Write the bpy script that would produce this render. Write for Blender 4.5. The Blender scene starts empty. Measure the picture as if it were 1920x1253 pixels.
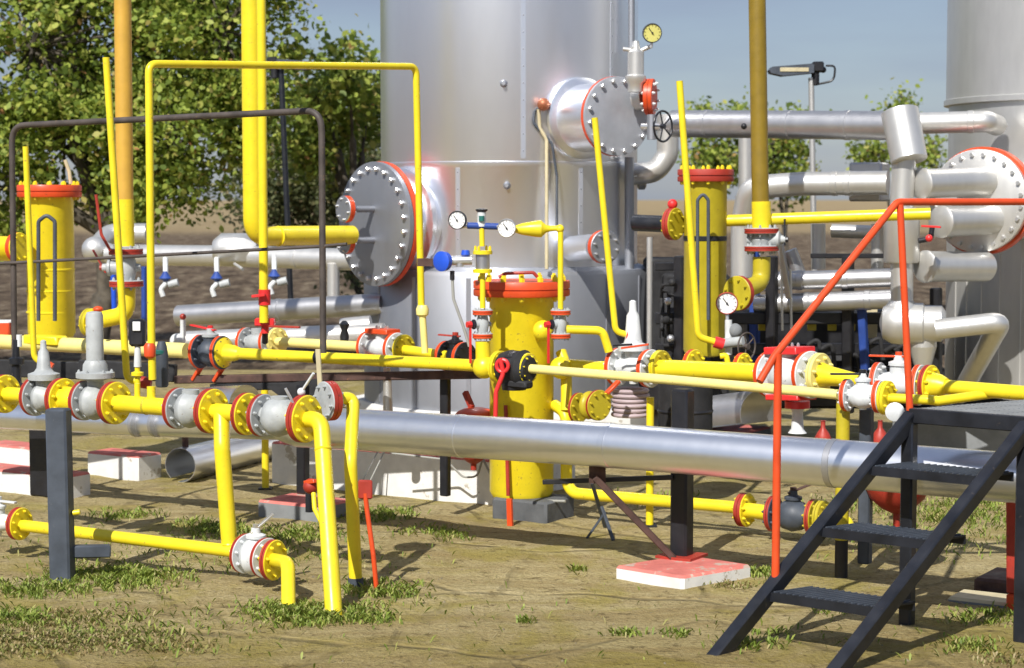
import bpy, math, random
from mathutils import Vector, Matrix
R = random.Random(7)
V = Vector
S = bpy.context.scene
# ---------------------------------------------------------------- camera, sky, sun, exposure
FPX, CX, CY = 3600.0, 960.0, 626.5
PITCH = math.atan(254.5 / FPX)
HC = 1.7
cd = bpy.data.cameras.new('camera'); cam = bpy.data.objects.new('camera', cd)
S.collection.objects.link(cam); S.camera = cam
cam.location = (0, 0, HC); cam.rotation_euler = (math.pi / 2 - PITCH, 0, 0)
cd.sensor_width = 36; cd.lens = 36 * FPX / 1920; cd.clip_end = 3000; cd.clip_start = .1
cd.dof.use_dof = True; cd.dof.focus_distance = 8.6; cd.dof.aperture_fstop = 4.2
SUN_EL = math.radians(43); SX, SY = .37, .93           # ground direction in which shadows fall
w = bpy.data.worlds.new('World'); S.world = w; w.use_nodes = True
nt = w.node_tree; nt.nodes.clear()
sky = nt.nodes.new('ShaderNodeTexSky'); sky.sky_type = 'NISHITA'; sky.sun_disc = False
sky.sun_elevation = SUN_EL; sky.sun_rotation = math.atan2(-SX, -SY); sky.dust_density = .7; sky.ozone_density = 2.4; sky.air_density = 1.0
bg = nt.nodes.new('ShaderNodeBackground'); bg.inputs[1].default_value = .08
wo = nt.nodes.new('ShaderNodeOutputWorld')
tc = nt.nodes.new('ShaderNodeTexCoord'); mp = nt.nodes.new('ShaderNodeMapping'); mp.inputs['Scale'].default_value = (1.5, 1.5, 9)
cn = nt.nodes.new('ShaderNodeTexNoise'); cn.inputs['Scale'].default_value = 1.6; cn.inputs['Detail'].default_value = 5; cn.inputs['Roughness'].default_value = .55
cr = nt.nodes.new('ShaderNodeMapRange'); cr.inputs[1].default_value = .42; cr.inputs[2].default_value = .8; cr.inputs[3].default_value = .5; cr.inputs[4].default_value = 1.0
mx = nt.nodes.new('ShaderNodeMixRGB'); mx.inputs[2].default_value = (3.0, 3.5, 4.95, 1)
L = nt.links.new
L(tc.outputs['Generated'], mp.inputs[0]); L(mp.outputs[0], cn.inputs[0]); L(cn.outputs[0], cr.inputs[0]); L(cr.outputs[0], mx.inputs[0])
L(sky.outputs[0], mx.inputs[1]); L(mx.outputs[0], bg.inputs[0]); L(bg.outputs[0], wo.inputs[0])
sl = bpy.data.lights.new('sun', 'SUN'); sl.energy = 4.8; sl.angle = math.radians(.6); sl.color = (1, .965, .91)
so = bpy.data.objects.new('sun', sl); S.collection.objects.link(so)
n_ = math.hypot(SX, SY)
sd = V((SX / n_ * math.cos(SUN_EL), SY / n_ * math.cos(SUN_EL), -math.sin(SUN_EL)))
so.rotation_euler = sd.to_track_quat('-Z', 'Y').to_euler(); so.location = (-6, -8, 12)
S.view_settings.view_transform = 'Standard'; S.view_settings.look = 'None'; S.view_settings.exposure = .27; S.view_settings.gamma = 1
S.render.resolution_x = 1024; S.render.resolution_y = 668

# ---------------------------------------------------------------- measuring helpers
RM = cam.rotation_euler.to_matrix()
def ray(px, py): return RM @ V(((px - CX) / FPX, (CY - py) / FPX, -1))
def P(px, py, Y): r = ray(px, py); return V((r.x, r.y, r.z)) * (Y / r.y) + V((0, 0, HC))
def G(px, py, z=0.0): r = ray(px, py); return r * ((z - HC) / r.z) + V((0, 0, HC))
def projx(p): q = RM.transposed() @ (p - V((0, 0, HC))); return CX + FPX * q.x / -q.z
def row(A, B, px):
    lo, hi = -4.0, 4.0
    for _ in range(50):
        m = (lo + hi) / 2
        if projx(A.lerp(B, m)) < px: lo = m
        else: hi = m
    return A.lerp(B, lo)
Z = V((0, 0, 1))
U = V((.85, -.53, 0)).normalized(); W = V((.53, .85, 0)).normalized()    # plant axes

# ---------------------------------------------------------------- materials
MATS = {}
def newmat(name):
    m = bpy.data.materials.new(name); m.use_nodes = True; MATS[name] = m
    t = m.node_tree; b = t.nodes['Principled BSDF']; return m, t, b
def noise(t, scale, detail=4, rough=.55, coord='Object', stretch=None, dist=0):
    c = t.nodes.new('ShaderNodeTexCoord'); n = t.nodes.new('ShaderNodeTexNoise')
    n.inputs['Scale'].default_value = scale; n.inputs['Detail'].default_value = detail; n.inputs['Roughness'].default_value = rough
    n.inputs['Distortion'].default_value = dist
    if stretch:
        mm = t.nodes.new('ShaderNodeMapping'); mm.inputs['Scale'].default_value = stretch
        t.links.new(c.outputs[coord], mm.inputs[0]); t.links.new(mm.outputs[0], n.inputs['Vector'])
    else: t.links.new(c.outputs[coord], n.inputs['Vector'])
    return n.outputs[0]
def ramp(t, fac, stops):
    r = t.nodes.new('ShaderNodeValToRGB'); e = r.color_ramp.elements
    while len(e) < len(stops): e.new(.5)
    for i, (p, c) in enumerate(stops): e[i].position = p; e[i].color = (*c, 1) if len(c) == 3 else c
    t.links.new(fac, r.inputs[0]); return r.outputs[0]
def mix(t, fac, a, b, mode='MIX'):
    m = t.nodes.new('ShaderNodeMixRGB'); m.blend_type = mode
    for i, x in enumerate((fac, a, b)):
        if isinstance(x, (int, float)): m.inputs[i].default_value = x
        elif isinstance(x, tuple): m.inputs[i].default_value = (*x, 1)
        else: t.links.new(x, m.inputs[i])
    return m.outputs[0]
def bump(t, b, h, s=.3, d=.01):
    n = t.nodes.new('ShaderNodeBump'); n.inputs['Strength'].default_value = s; n.inputs['Distance'].default_value = d
    t.links.new(h, n.inputs['Height']); t.links.new(n.outputs[0], b.inputs['Normal'])
def paint(name, col, rough=.38, var=.12, chip=None, chipamt=.0, metal=0, bs=.12, spec=.5, cs=38):
    m, t, b = newmat(name)
    n1 = noise(t, 9, 5, .6)
    dk = tuple(c * (1 - var * 1.6) for c in col); lt = tuple(min(1, c * (1 + var)) for c in col)
    c = ramp(t, n1, [(.3, dk), (.55, col), (.75, lt)])
    if chip:
        n2 = noise(t, cs, 6, .7)
        f = ramp(t, n2, [(.66 - chipamt, (0, 0, 0)), (.70 - chipamt, (1, 1, 1))])
        c = mix(t, f, c, chip)
    t.links.new(c, b.inputs['Base Color'])
    b.inputs['Metallic'].default_value = metal
    rr = ramp(t, noise(t, 14, 3), [(.3, (rough * .8,) * 3), (.7, (min(1, rough * 1.3),) * 3)])
    t.links.new(rr, b.inputs['Roughness']); b.inputs['Specular IOR Level'].default_value = spec
    bump(t, b, noise(t, 30, 4), bs, .004)
    return m
paint('yellow', (.83, .66, .020), .36, .07, (.40, .28, .05), .028)
paint('yellow_pale', (.88, .76, .25), .38, .07, (.55, .33, .08), .02)
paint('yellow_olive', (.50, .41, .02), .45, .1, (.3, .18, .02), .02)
paint('ochre', (.62, .36, .05), .5, .08)
paint('ochre_dark', (.24, .16, .012), .5, .12)
paint('orange_red', (.70, .075, .015), .42, .1, (.25, .05, .02), .0)
paint('brick_red', (.38, .035, .02), .5, .14, (.12, .03, .02), .03)
paint('signal_red', (.72, .03, .03), .4, .08)
paint('grey_cast', (.42, .44, .44), .5, .16, (.2, .17, .14), .03, 0, .35)
paint('white_cast', (.66, .68, .68), .42, .1, (.3, .3, .28), .02)
paint('dark_steel', (.014, .016, .022), .38, .3, (.06, .05, .045), .0)
paint('post_grey', (.060, .072, .092), .55, .2, (.2, .2, .2), -.02)
paint('black', (.013, .013, .016), .45, .2)
paint('soot', (.02, .02, .022), .75, .3)
paint('rust_brown', (.085, .045, .035), .75, .35, (.2, .09, .05), .02)
paint('rail_brown', (.075, .06, .052), .6, .3, (.16, .10, .06), .03)
paint('blue', (.02, .09, .60), .35, .1)
paint('navy', (.02, .06, .28), .5, .2)
paint('teal', (.02, .14, .12), .4, .2)
paint('copper', (.45, .16, .08), .4, .2, None, 0, .5)
paint('white_paint', (.74, .73, .70), .7, .09, (.44, .40, .33), .05, cs=7)
paint('red_top', (.60, .17, .14), .8, .16, (.46, .36, .29), .09, cs=11)
paint('conc_grey', (.22, .23, .235), .85, .12, None, 0, 0, .4)
paint('conc_dark', (.10, .105, .11), .85, .2, None, 0, 0, .4)
paint('tan_paint', (.55, .48, .30), .6, .1)
paint('bright_steel', (.7, .7, .7), .3, .05, None, 0, .8)
paint('dial', (.82, .82, .80), .4, .02)
paint('dial_yellow', (.60, .56, .16), .4, .05)
paint('cable', (.33, .33, .30), .6, .05)
paint('bark', (.09, .075, .055), .9, .4)
paint('pink_hose', (.45, .36, .38), .6, .12)
paint('stone', (.20, .165, .10), .9, .2)

def metal(name, col, rough, seam=None, stain=.25, m_=.92, mot=.10):
    m, t, b = newmat(name)
    n1 = noise(t, 1.3, 6, .6, stretch=(1, 1, .15)); n2 = noise(t, 17, 5, .6, stretch=(1, 1, .3))
    c = ramp(t, n1, [(.3, tuple(x * (1 - stain) for x in col)), (.6, col), (.8, tuple(min(1, x * 1.04) for x in col))])
    c = mix(t, .3, c, ramp(t, n2, [(.35, tuple(x * (1 - mot * 1.5) for x in col)), (.65, col)]))
    t.links.new(c, b.inputs['Base Color']); b.inputs['Metallic'].default_value = m_
    t.links.new(ramp(t, n2, [(.3, (rough * (1 - mot * .5),) * 3), (.75, (rough * (1 + mot * .5),) * 3)]), b.inputs['Roughness'])
    bump(t, b, noise(t, 2.5, 3, .5), .05, .01)
metal('tank_metal', (.92, .94, .99), .33, stain=.05, m_=.93, mot=.03)
metal('tank_metal_dull', (.37, .385, .42), .58, stain=.14, m_=.85, mot=.08)
metal('clad_metal', (.86, .88, .92), .33, stain=.07, m_=.97, mot=.06)
metal('clad_white', (.72, .71, .68), .42, stain=.16, m_=.72, mot=.12)
metal('clad_dull', (.56, .56, .57), .40, stain=.2, m_=.85, mot=.14)

def leafmat(name, cols, trans=.35):
    m, t, b = newmat(name)
    g = t.nodes.new('ShaderNodeNewGeometry')
    c = ramp(t, g.outputs['Random Per Island'], cols)
    t.links.new(c, b.inputs['Base Color']); b.inputs['Roughness'].default_value = .55; b.inputs['Specular IOR Level'].default_value = .35
    tr = t.nodes.new('ShaderNodeBsdfTranslucent'); t.links.new(c, tr.inputs[0])
    ms = t.nodes.new('ShaderNodeMixShader'); ms.inputs[0].default_value = trans
    o = t.nodes['Material Output']; t.links.new(b.outputs[0], ms.inputs[1]); t.links.new(tr.outputs[0], ms.inputs[2]); t.links.new(ms.outputs[0], o.inputs[0])
leafmat('leaf', [(0, (.11, .16, .03)), (.3, (.20, .28, .045)), (.6, (.33, .41, .065)), (.9, (.48, .52, .11)), (.985, (.50, .42, .13)), (.995, (.50, .25, .10))], .4)
leafmat('leaf_dark', [(0, (.09, .11, .05)), (.5, (.20, .23, .10)), (.85, (.33, .35, .16)), (1, (.36, .28, .15))], .4)
leafmat('grass_blade', [(0, (.14, .20, .03)), (.5, (.27, .36, .06)), (.85, (.40, .44, .10)), (1, (.50, .43, .20))])
leafmat('grass_dry', [(0, (.18, .19, .05)), (.4, (.28, .30, .08)), (.7, (.40, .29, .13)), (1, (.48, .40, .22))])

# yard surface: worn stone/cement slabs with moss and dirt
m, t, b = newmat('yard')
nA = noise(t, .9, 6, .6, dist=.4); nB = noise(t, 6, 7, .65, dist=.3); nC = noise(t, 45, 4, .7)
c = ramp(t, nA, [(.36, (.26, .20, .07)), (.5, (.42, .345, .165)), (.64, (.54, .455, .25))])
c = mix(t, .55, c, ramp(t, nB, [(.30, (.22, .165, .07)), (.46, (.44, .36, .19)), (.66, (.60, .52, .33))]))
c = mix(t, .35, c, ramp(t, nC, [(.36, (.12, .09, .045)), (.5, (.42, .35, .20)), (.66, (.62, .54, .36))]))
streak = ramp(t, noise(t, 1.0, 6, .65, stretch=(.9, 5.5, 1), dist=.5), [(.46, (0, 0, 0)), (.64, (.7, .7, .7))])
c = mix(t, streak, c, (.30, .225, .105))
moss = ramp(t, noise(t, 1.7, 6, .65, dist=.8), [(.50, (0, 0, 0)), (.62, (.65, .65, .65))])
c = mix(t, moss, c, (.33, .28, .07))
tcn = t.nodes.new('ShaderNodeTexCoord'); mpn = t.nodes.new('ShaderNodeMapping'); mpn.inputs['Rotation'].default_value = (0, 0, .56)
t.links.new(tcn.outputs['Object'], mpn.inputs[0])
wn = t.nodes.new('ShaderNodeTexNoise'); wn.inputs['Scale'].default_value = 2.5; t.links.new(mpn.outputs[0], wn.inputs[0])
wadd = t.nodes.new('ShaderNodeVectorMath'); wadd.operation = 'MULTIPLY_ADD'; wadd.inputs[1].default_value = (.16, .16, 0); t.links.new(wn.outputs['Color'], wadd.inputs[0]); t.links.new(mpn.outputs[0], wadd.inputs[2])
vo = t.nodes.new('ShaderNodeTexVoronoi'); vo.feature = 'DISTANCE_TO_EDGE'; vo.inputs['Scale'].default_value = 1.15; vo.inputs['Randomness'].default_value = .8
t.links.new(wadd.outputs[0], vo.inputs['Vector'])
crk = ramp(t, vo.outputs['Distance'], [(.0, (.9, .9, .9)), (.016, (.7, .7, .7)), (.04, (0, 0, 0))])
crm = mix(t, 1.0, crk, ramp(t, noise(t, 3.3, 4), [(.34, (0, 0, 0)), (.5, (.95, .95, .95))]), 'MULTIPLY')
c = mix(t, mix(t, 1.0, crm, (.5, .5, .5), 'MULTIPLY'), c, (.10, .08, .04))
spk = ramp(t, noise(t, 14, 7, .75), [(.56, (0, 0, 0)), (.63, (.75, .75, .75))])
c = mix(t, spk, c, (.11, .08, .035))
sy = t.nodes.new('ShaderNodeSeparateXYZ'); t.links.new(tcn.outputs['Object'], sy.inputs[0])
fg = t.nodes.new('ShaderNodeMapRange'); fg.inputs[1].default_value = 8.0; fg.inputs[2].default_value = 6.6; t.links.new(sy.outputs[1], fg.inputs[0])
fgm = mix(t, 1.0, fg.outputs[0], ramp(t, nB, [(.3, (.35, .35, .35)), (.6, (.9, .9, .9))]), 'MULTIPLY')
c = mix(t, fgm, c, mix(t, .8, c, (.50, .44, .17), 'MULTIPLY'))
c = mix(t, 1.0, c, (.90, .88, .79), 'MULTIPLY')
t.links.new(c, b.inputs['Base Color']); b.inputs['Roughness'].default_value = .93; b.inputs['Specular IOR Level'].default_value = .2
hh = mix(t, .5, nB, nC); hh = mix(t, crm, hh, (0, 0, 0)); bump(t, b, hh, .9, .05)
# far field: ploughed brown soil near, straw beyond
m, t, b = newmat('field')
nA = noise(t, .35, 6, .65, stretch=(1, .35, 1)); nB = noise(t, 2.6, 8, .8, stretch=(1, .3, 1))
soil = mix(t, .75, ramp(t, nA, [(.3, (.10, .07, .045)), (.6, (.17, .12, .08)), (.75, (.25, .19, .11))]), ramp(t, nB, [(.40, (.03, .022, .015)), (.52, (.17, .125, .085)), (.62, (.40, .33, .22))]))
straw = ramp(t, nA, [(.3, (.27, .20, .11)), (.7, (.36, .28, .16))])
tcn = t.nodes.new('ShaderNodeTexCoord'); sx = t.nodes.new('ShaderNodeSeparateXYZ'); t.links.new(tcn.outputs['Object'], sx.inputs[0])
mr = t.nodes.new('ShaderNodeMapRange'); mr.inputs[1].default_value = 88; mr.inputs[2].default_value = 105; t.links.new(sx.outputs[1], mr.inputs[0])
t.links.new(mix(t, mr.outputs[0], soil, straw), b.inputs['Base Color']); b.inputs['Roughness'].default_value = 1; b.inputs['Specular IOR Level'].default_value = .1
bump(t, b, nB, .8, .2)
# grating
# ---------------------------------------------------------------- mesh builder
def frame(ax):
    ax = ax.normalized(); h = Z if abs(ax.z) < .9 else V((1, 0, 0))
    a = ax.cross(h).normalized(); return ax, a, a.cross(ax).normalized()
class MB:
    def __init__(s): s.v = []; s.f = []; s.m = []; s.names = []
    def mi(s, n):
        if n not in s.names: s.names.append(n)
        return s.names.index(n)
    def poly(s, vs, fs, m):
        o = len(s.v); s.v += [V(x) for x in vs]; k = s.mi(m) if isinstance(m, str) else None
        for i, f in enumerate(fs): s.f.append([o + j for j in f]); s.m.append(k if k is not None else s.mi(m[i]))
        return s
    def lathe(s, c, ax, prof, m, n=32, cap=(1, 1)):
        ax, a, b_ = frame(ax); vs = []; fs = []; ms = []
        ml = m if isinstance(m, (list, tuple)) else [m] * (len(prof) - 1)
        for r, h in prof:
            for i in range(n):
                t_ = 2 * math.pi * i / n; vs.append(c + ax * h + (a * math.cos(t_) + b_ * math.sin(t_)) * r)
        for j in range(len(prof) - 1):
            for i in range(n):
                k = (i + 1) % n; fs.append([j * n + i, j * n + k, (j + 1) * n + k, (j + 1) * n + i]); ms.append(ml[j])
        if cap[0] and prof[0][0] > 1e-5: fs.append(list(range(n))[::-1]); ms.append(ml[0])
        if cap[1] and prof[-1][0] > 1e-5: fs.append([(len(prof) - 1) * n + i for i in range(n)]); ms.append(ml[-1])
        return s.poly(vs, fs, ms)
    def cyl(s, p, q, r, m, n=20, r2=None, bev=0):
        d = q - p; l = d.length; r2 = r if r2 is None else r2
        if bev: return s.lathe(p, d, [(r - bev, 0), (r, bev), (r2, l - bev), (r2 - bev, l)], m, n)
        return s.lathe(p, d, [(r, 0), (r2, l)], m, n)
    def tube(s, pts, r, m, bend=0, n=14, cap=True, seg=7):
        path = [pts[0]]
        for i in range(1, len(pts) - 1):
            p, q, w_ = pts[i - 1], pts[i], pts[i + 1]
            d1 = (p - q); d2 = (w_ - q); an = d1.angle(d2, math.pi)
            if bend <= 0 or an > 3.05: path.append(q); continue
            tl = min(bend / math.tan(an / 2), d1.length * .48, d2.length * .48)
            a_ = q + d1.normalized() * tl; b_ = q + d2.normalized() * tl
            for k in range(seg + 1):
                u = k / seg; path.append(a_ * (1 - u) ** 2 + q * 2 * u * (1 - u) + b_ * u * u)
        path.append(pts[-1])
        vs = []; fs = []; T = []
        for i in range(len(path)):
            d = (path[min(i + 1, len(path) - 1)] - path[max(i - 1, 0)]).normalized(); T.append(d)
        _, a, b_ = frame(T[0])
        rr = r if callable(r) else (lambda u: r)
        for i, p in enumerate(path):
            a = (a - T[i] * a.dot(T[i])).normalized(); b_ = T[i].cross(a); ri = rr(i / (len(path) - 1))
            for k in range(n):
                t_ = 2 * math.pi * k / n; vs.append(p + (a * math.cos(t_) + b_ * math.sin(t_)) * ri)
        for i in range(len(path) - 1):
            for k in range(n):
                l = (k + 1) % n; fs.append([i * n + k, i * n + l, (i + 1) * n + l, (i + 1) * n + k])
        if cap: fs.append(list(range(n))[::-1]); fs.append([(len(path) - 1) * n + k for k in range(n)])
        return s.poly(vs, fs, m)
    def box(s, c, a, b_, h, m, top=None, bev=.0):
        # c centre, a b_ h half-extent vectors
        if bev:
            la, lb, lh = a.length, b_.length, h.length; ua, ub, uh = a / la, b_ / lb, h / lh
            vs = []
            for sa in (-1, 1):
                for sb in (-1, 1):
                    for sh in (-1, 1):
                        for k in range(3):
                            q = c + ua * sa * (la - (bev if k != 0 else 0)) + ub * sb * (lb - (bev if k != 1 else 0)) + uh * sh * (lh - (bev if k != 2 else 0))
                            vs.append(q)
            idx = lambda sa, sb, sh, k: (((sa + 1) // 2) * 4 + ((sb + 1) // 2) * 2 + (sh + 1) // 2) * 3 + k
            fs = []; ms = []
            tm = top or m
            for s_ in (-1, 1):
                fs.append([idx(s_, -1, -1, 0), idx(s_, 1, -1, 0), idx(s_, 1, 1, 0), idx(s_, -1, 1, 0)]); ms.append(m)
                fs.append([idx(-1, s_, -1, 1), idx(1, s_, -1, 1), idx(1, s_, 1, 1), idx(-1, s_, 1, 1)]); ms.append(m)
                fs.append([idx(-1, -1, s_, 2), idx(1, -1, s_, 2), idx(1, 1, s_, 2), idx(-1, 1, s_, 2)]); ms.append(tm if s_ > 0 else m)
                for r_ in (-1, 1):
                    fs.append([idx(s_, r_, -1, 0), idx(s_, r_, -1, 1), idx(s_, r_, 1, 1), idx(s_, r_, 1, 0)]); ms.append(m)
                    fs.append([idx(s_, -1, r_, 0), idx(s_, -1, r_, 2), idx(s_, 1, r_, 2), idx(s_, 1, r_, 0)]); ms.append(tm if r_ > 0 else m)
                    fs.append([idx(-1, s_, r_, 1), idx(-1, s_, r_, 2), idx(1, s_, r_, 2), idx(1, s_, r_, 1)]); ms.append(tm if r_ > 0 else m)
            for sa in (-1, 1):
                for sb in (-1, 1):
                    for sh in (-1, 1): fs.append([idx(sa, sb, sh, k) for k in range(3)]); ms.append(tm if sh > 0 else m)
            return s.poly(vs, fs, ms)
        vs = [c + a * i + b_ * j + h * k for i in (-1, 1) for j in (-1, 1) for k in (-1, 1)]
        fs = [[0, 1, 3, 2], [4, 6, 7, 5], [0, 4, 5, 1], [2, 3, 7, 6], [0, 2, 6, 4], [1, 5, 7, 3]]
        return s.poly(vs, fs, [m, m, m, m, m, top or m])
    def bar(s, p, q, wd, ht, m, side=None):
        d = (q - p); dn = d.normalized()
        sd_ = side or (dn.cross(Z) if abs(dn.z) < .95 else U); sd_ = (sd_ - dn * sd_.dot(dn)).normalized(); up = sd_.cross(dn).normalized()
        return s.box((p + q) / 2, d / 2, sd_ * wd / 2, up * ht / 2, m, bev=min(wd, ht) * .12)
    def sph(s, c, r, m, n=20, ax=Z, sq=1.0, h0=-1, h1=1):
        prof = []
        k = 10
        for i in range(k + 1):
            h = math.asin(h0) + (math.asin(h1) - math.asin(h0)) * i / k
            prof.append((max(1e-6, r * math.cos(h)), r * sq * math.sin(h)))
        return s.lathe(c, ax, prof, m, n)
    def torus(s, c, ax, Rr, r, m, n=28, k=8):
        ax, a, b_ = frame(ax); vs = []; fs = []
        for i in range(n):
            t_ = 2 * math.pi * i / n; d = a * math.cos(t_) + b_ * math.sin(t_)
            for j in range(k):
                p_ = 2 * math.pi * j / k; vs.append(c + d * (Rr + r * math.cos(p_)) + ax * r * math.sin(p_))
        for i in range(n):
            for j in range(k): fs.append([i * k + j, ((i + 1) % n) * k + j, ((i + 1) % n) * k + (j + 1) % k, i * k + (j + 1) % k])
        return s.poly(vs, fs, m)
    def bolts(s, c, ax, rad, n, size, h0, h1, m, off=.3):
        ax, a, b_ = frame(ax)
        for i in range(n):
            t_ = 2 * math.pi * (i + off) / n; p = c + (a * math.cos(t_) + b_ * math.sin(t_)) * rad
            s.lathe(p + ax * h0, ax, [(size, 0), (size, h1 - h0)], m, 6)
            s.lathe(p + ax * h1, ax, [(size * .6, 0), (size * .55, size * .7)], m, 8)
        return s
    def disc(s, c, ax, r, t_, face, rim='orange_red', back=None, nb=8, bore=None, bm=None):
        # pair of flange discs: rim painted, faces in face colour
        back = back or face; e = min(.004, t_ * .12)
        s.lathe(c - ax.normalized() * t_ / 2, ax, [(r * .5, -.0005), (r - e, 0), (r, e), (r, t_ / 2 - .0015), (r - .004, t_ / 2 - .001), (r - .004, t_ / 2 + .001), (r, t_ / 2 + .0015), (r, t_ - e), (r - e, t_), (r * .5, t_ + .0005)],
                [back, back, rim, rim, 'soot', rim, rim, face, face], 36)
        s.bolts(c, ax, r * .78, nb, r * .085, t_ / 2, t_ / 2 + r * .12, bm or face)
        s.bolts(c, -ax, r * .78, nb, r * .085, t_ / 2, t_ / 2 + r * .12, bm or back, .7)
        return s
    def mesh(s, name, org):
        me = bpy.data.meshes.new(name); me.from_pydata([tuple(x - org) for x in s.v], [], s.f)
        for n in s.names: me.materials.append(MATS[n])
        me.polygons.foreach_set('material_index', s.m); me.polygons.foreach_set('use_smooth', [True] * len(s.f))
        me.update(); me.set_sharp_from_angle(angle=math.radians(38)); return me
COUNT = [0]
def tagp(o, label=None, cat=None, group=None, kind=None):
    if label: o['label'] = label
    if cat: o['category'] = cat
    if group: o['group'] = group
    if kind: o['kind'] = kind
class Thing:
    def __init__(s, name, label, cat, loc, group=None, kind=None): s.name, s.label, s.cat, s.loc, s.group, s.kind, s.parts = name, label, cat, V(loc), group, kind, []
    def part(s, name, mb, subs=(), label=None): s.parts.append((name, mb, subs, label)); return s
    def done(s):
        def mk(n, mb, par):
            o = bpy.data.objects.new(n, mb.mesh(n, s.loc)); S.collection.objects.link(o)
            if par: o.parent = par
            return o
        if len(s.parts) == 1:
            n, mb, subs, lb = s.parts[0]; root = mk(s.name, mb, None); root.location = s.loc
            for sn, sm in subs: mk(sn, sm, root)
        else:
            root = bpy.data.objects.new(s.name, None); root.empty_display_size = .1; S.collection.objects.link(root); root.location = s.loc
            for n, mb, subs, lb in s.parts:
                o = mk(n, mb, root)
                if lb: o['label'] = lb
                for sn, sm in subs: mk(sn, sm, o)
        tagp(root, s.label, s.cat, s.group, s.kind); return root
def single(name, label, cat, mb, loc, group=None, kind=None): return Thing(name, label, cat, loc, group, kind).part(name, mb).done()
def struct(name, mb, loc=(0, 0, 0), label=None):
    o = bpy.data.objects.new(name, mb.mesh(name, V(loc))); o.location = loc; S.collection.objects.link(o); o['kind'] = 'structure'
    if label: o['label'] = label
    return o

# ---------------------------------------------------------------- ground
mb = MB(); mb.poly([(-900, -60, -.035), (900, -60, -.035), (900, 1800, -.035), (-900, 1800, -.035)], [[0, 1, 2, 3]], 'field')
struct('field', mb)
from mathutils import noise as mn
mb = MB(); nx, ny = 210, 230; x0, x1, y0, y1 = -7.5, 7.5, 3.0, 19.0
vs = []
def gz(x, y):
    return .018 * mn.noise(V((x * .8, y * .8, 0))) + .010 * mn.noise(V((x * 3, y * 3, 4))) + .005 * mn.noise(V((x * 9, y * 9, 8)))
for j in range(ny + 1):
    for i in range(nx + 1):
        x = x0 + (x1 - x0) * i / nx; y = y0 + (y1 - y0) * (j / ny) ** 1.25
        vs.append((x, y, gz(x, y) * min(1, (y1 - y) / 2)))
fs = [[j * (nx + 1) + i, j * (nx + 1) + i + 1, (j + 1) * (nx + 1) + i + 1, (j + 1) * (nx + 1) + i] for j in range(ny) for i in range(nx)]
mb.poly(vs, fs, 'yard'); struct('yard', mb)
def gq(px, py):
    p = G(px, py); return V((p.x, p.y, gz(p.x, p.y)))

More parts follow.
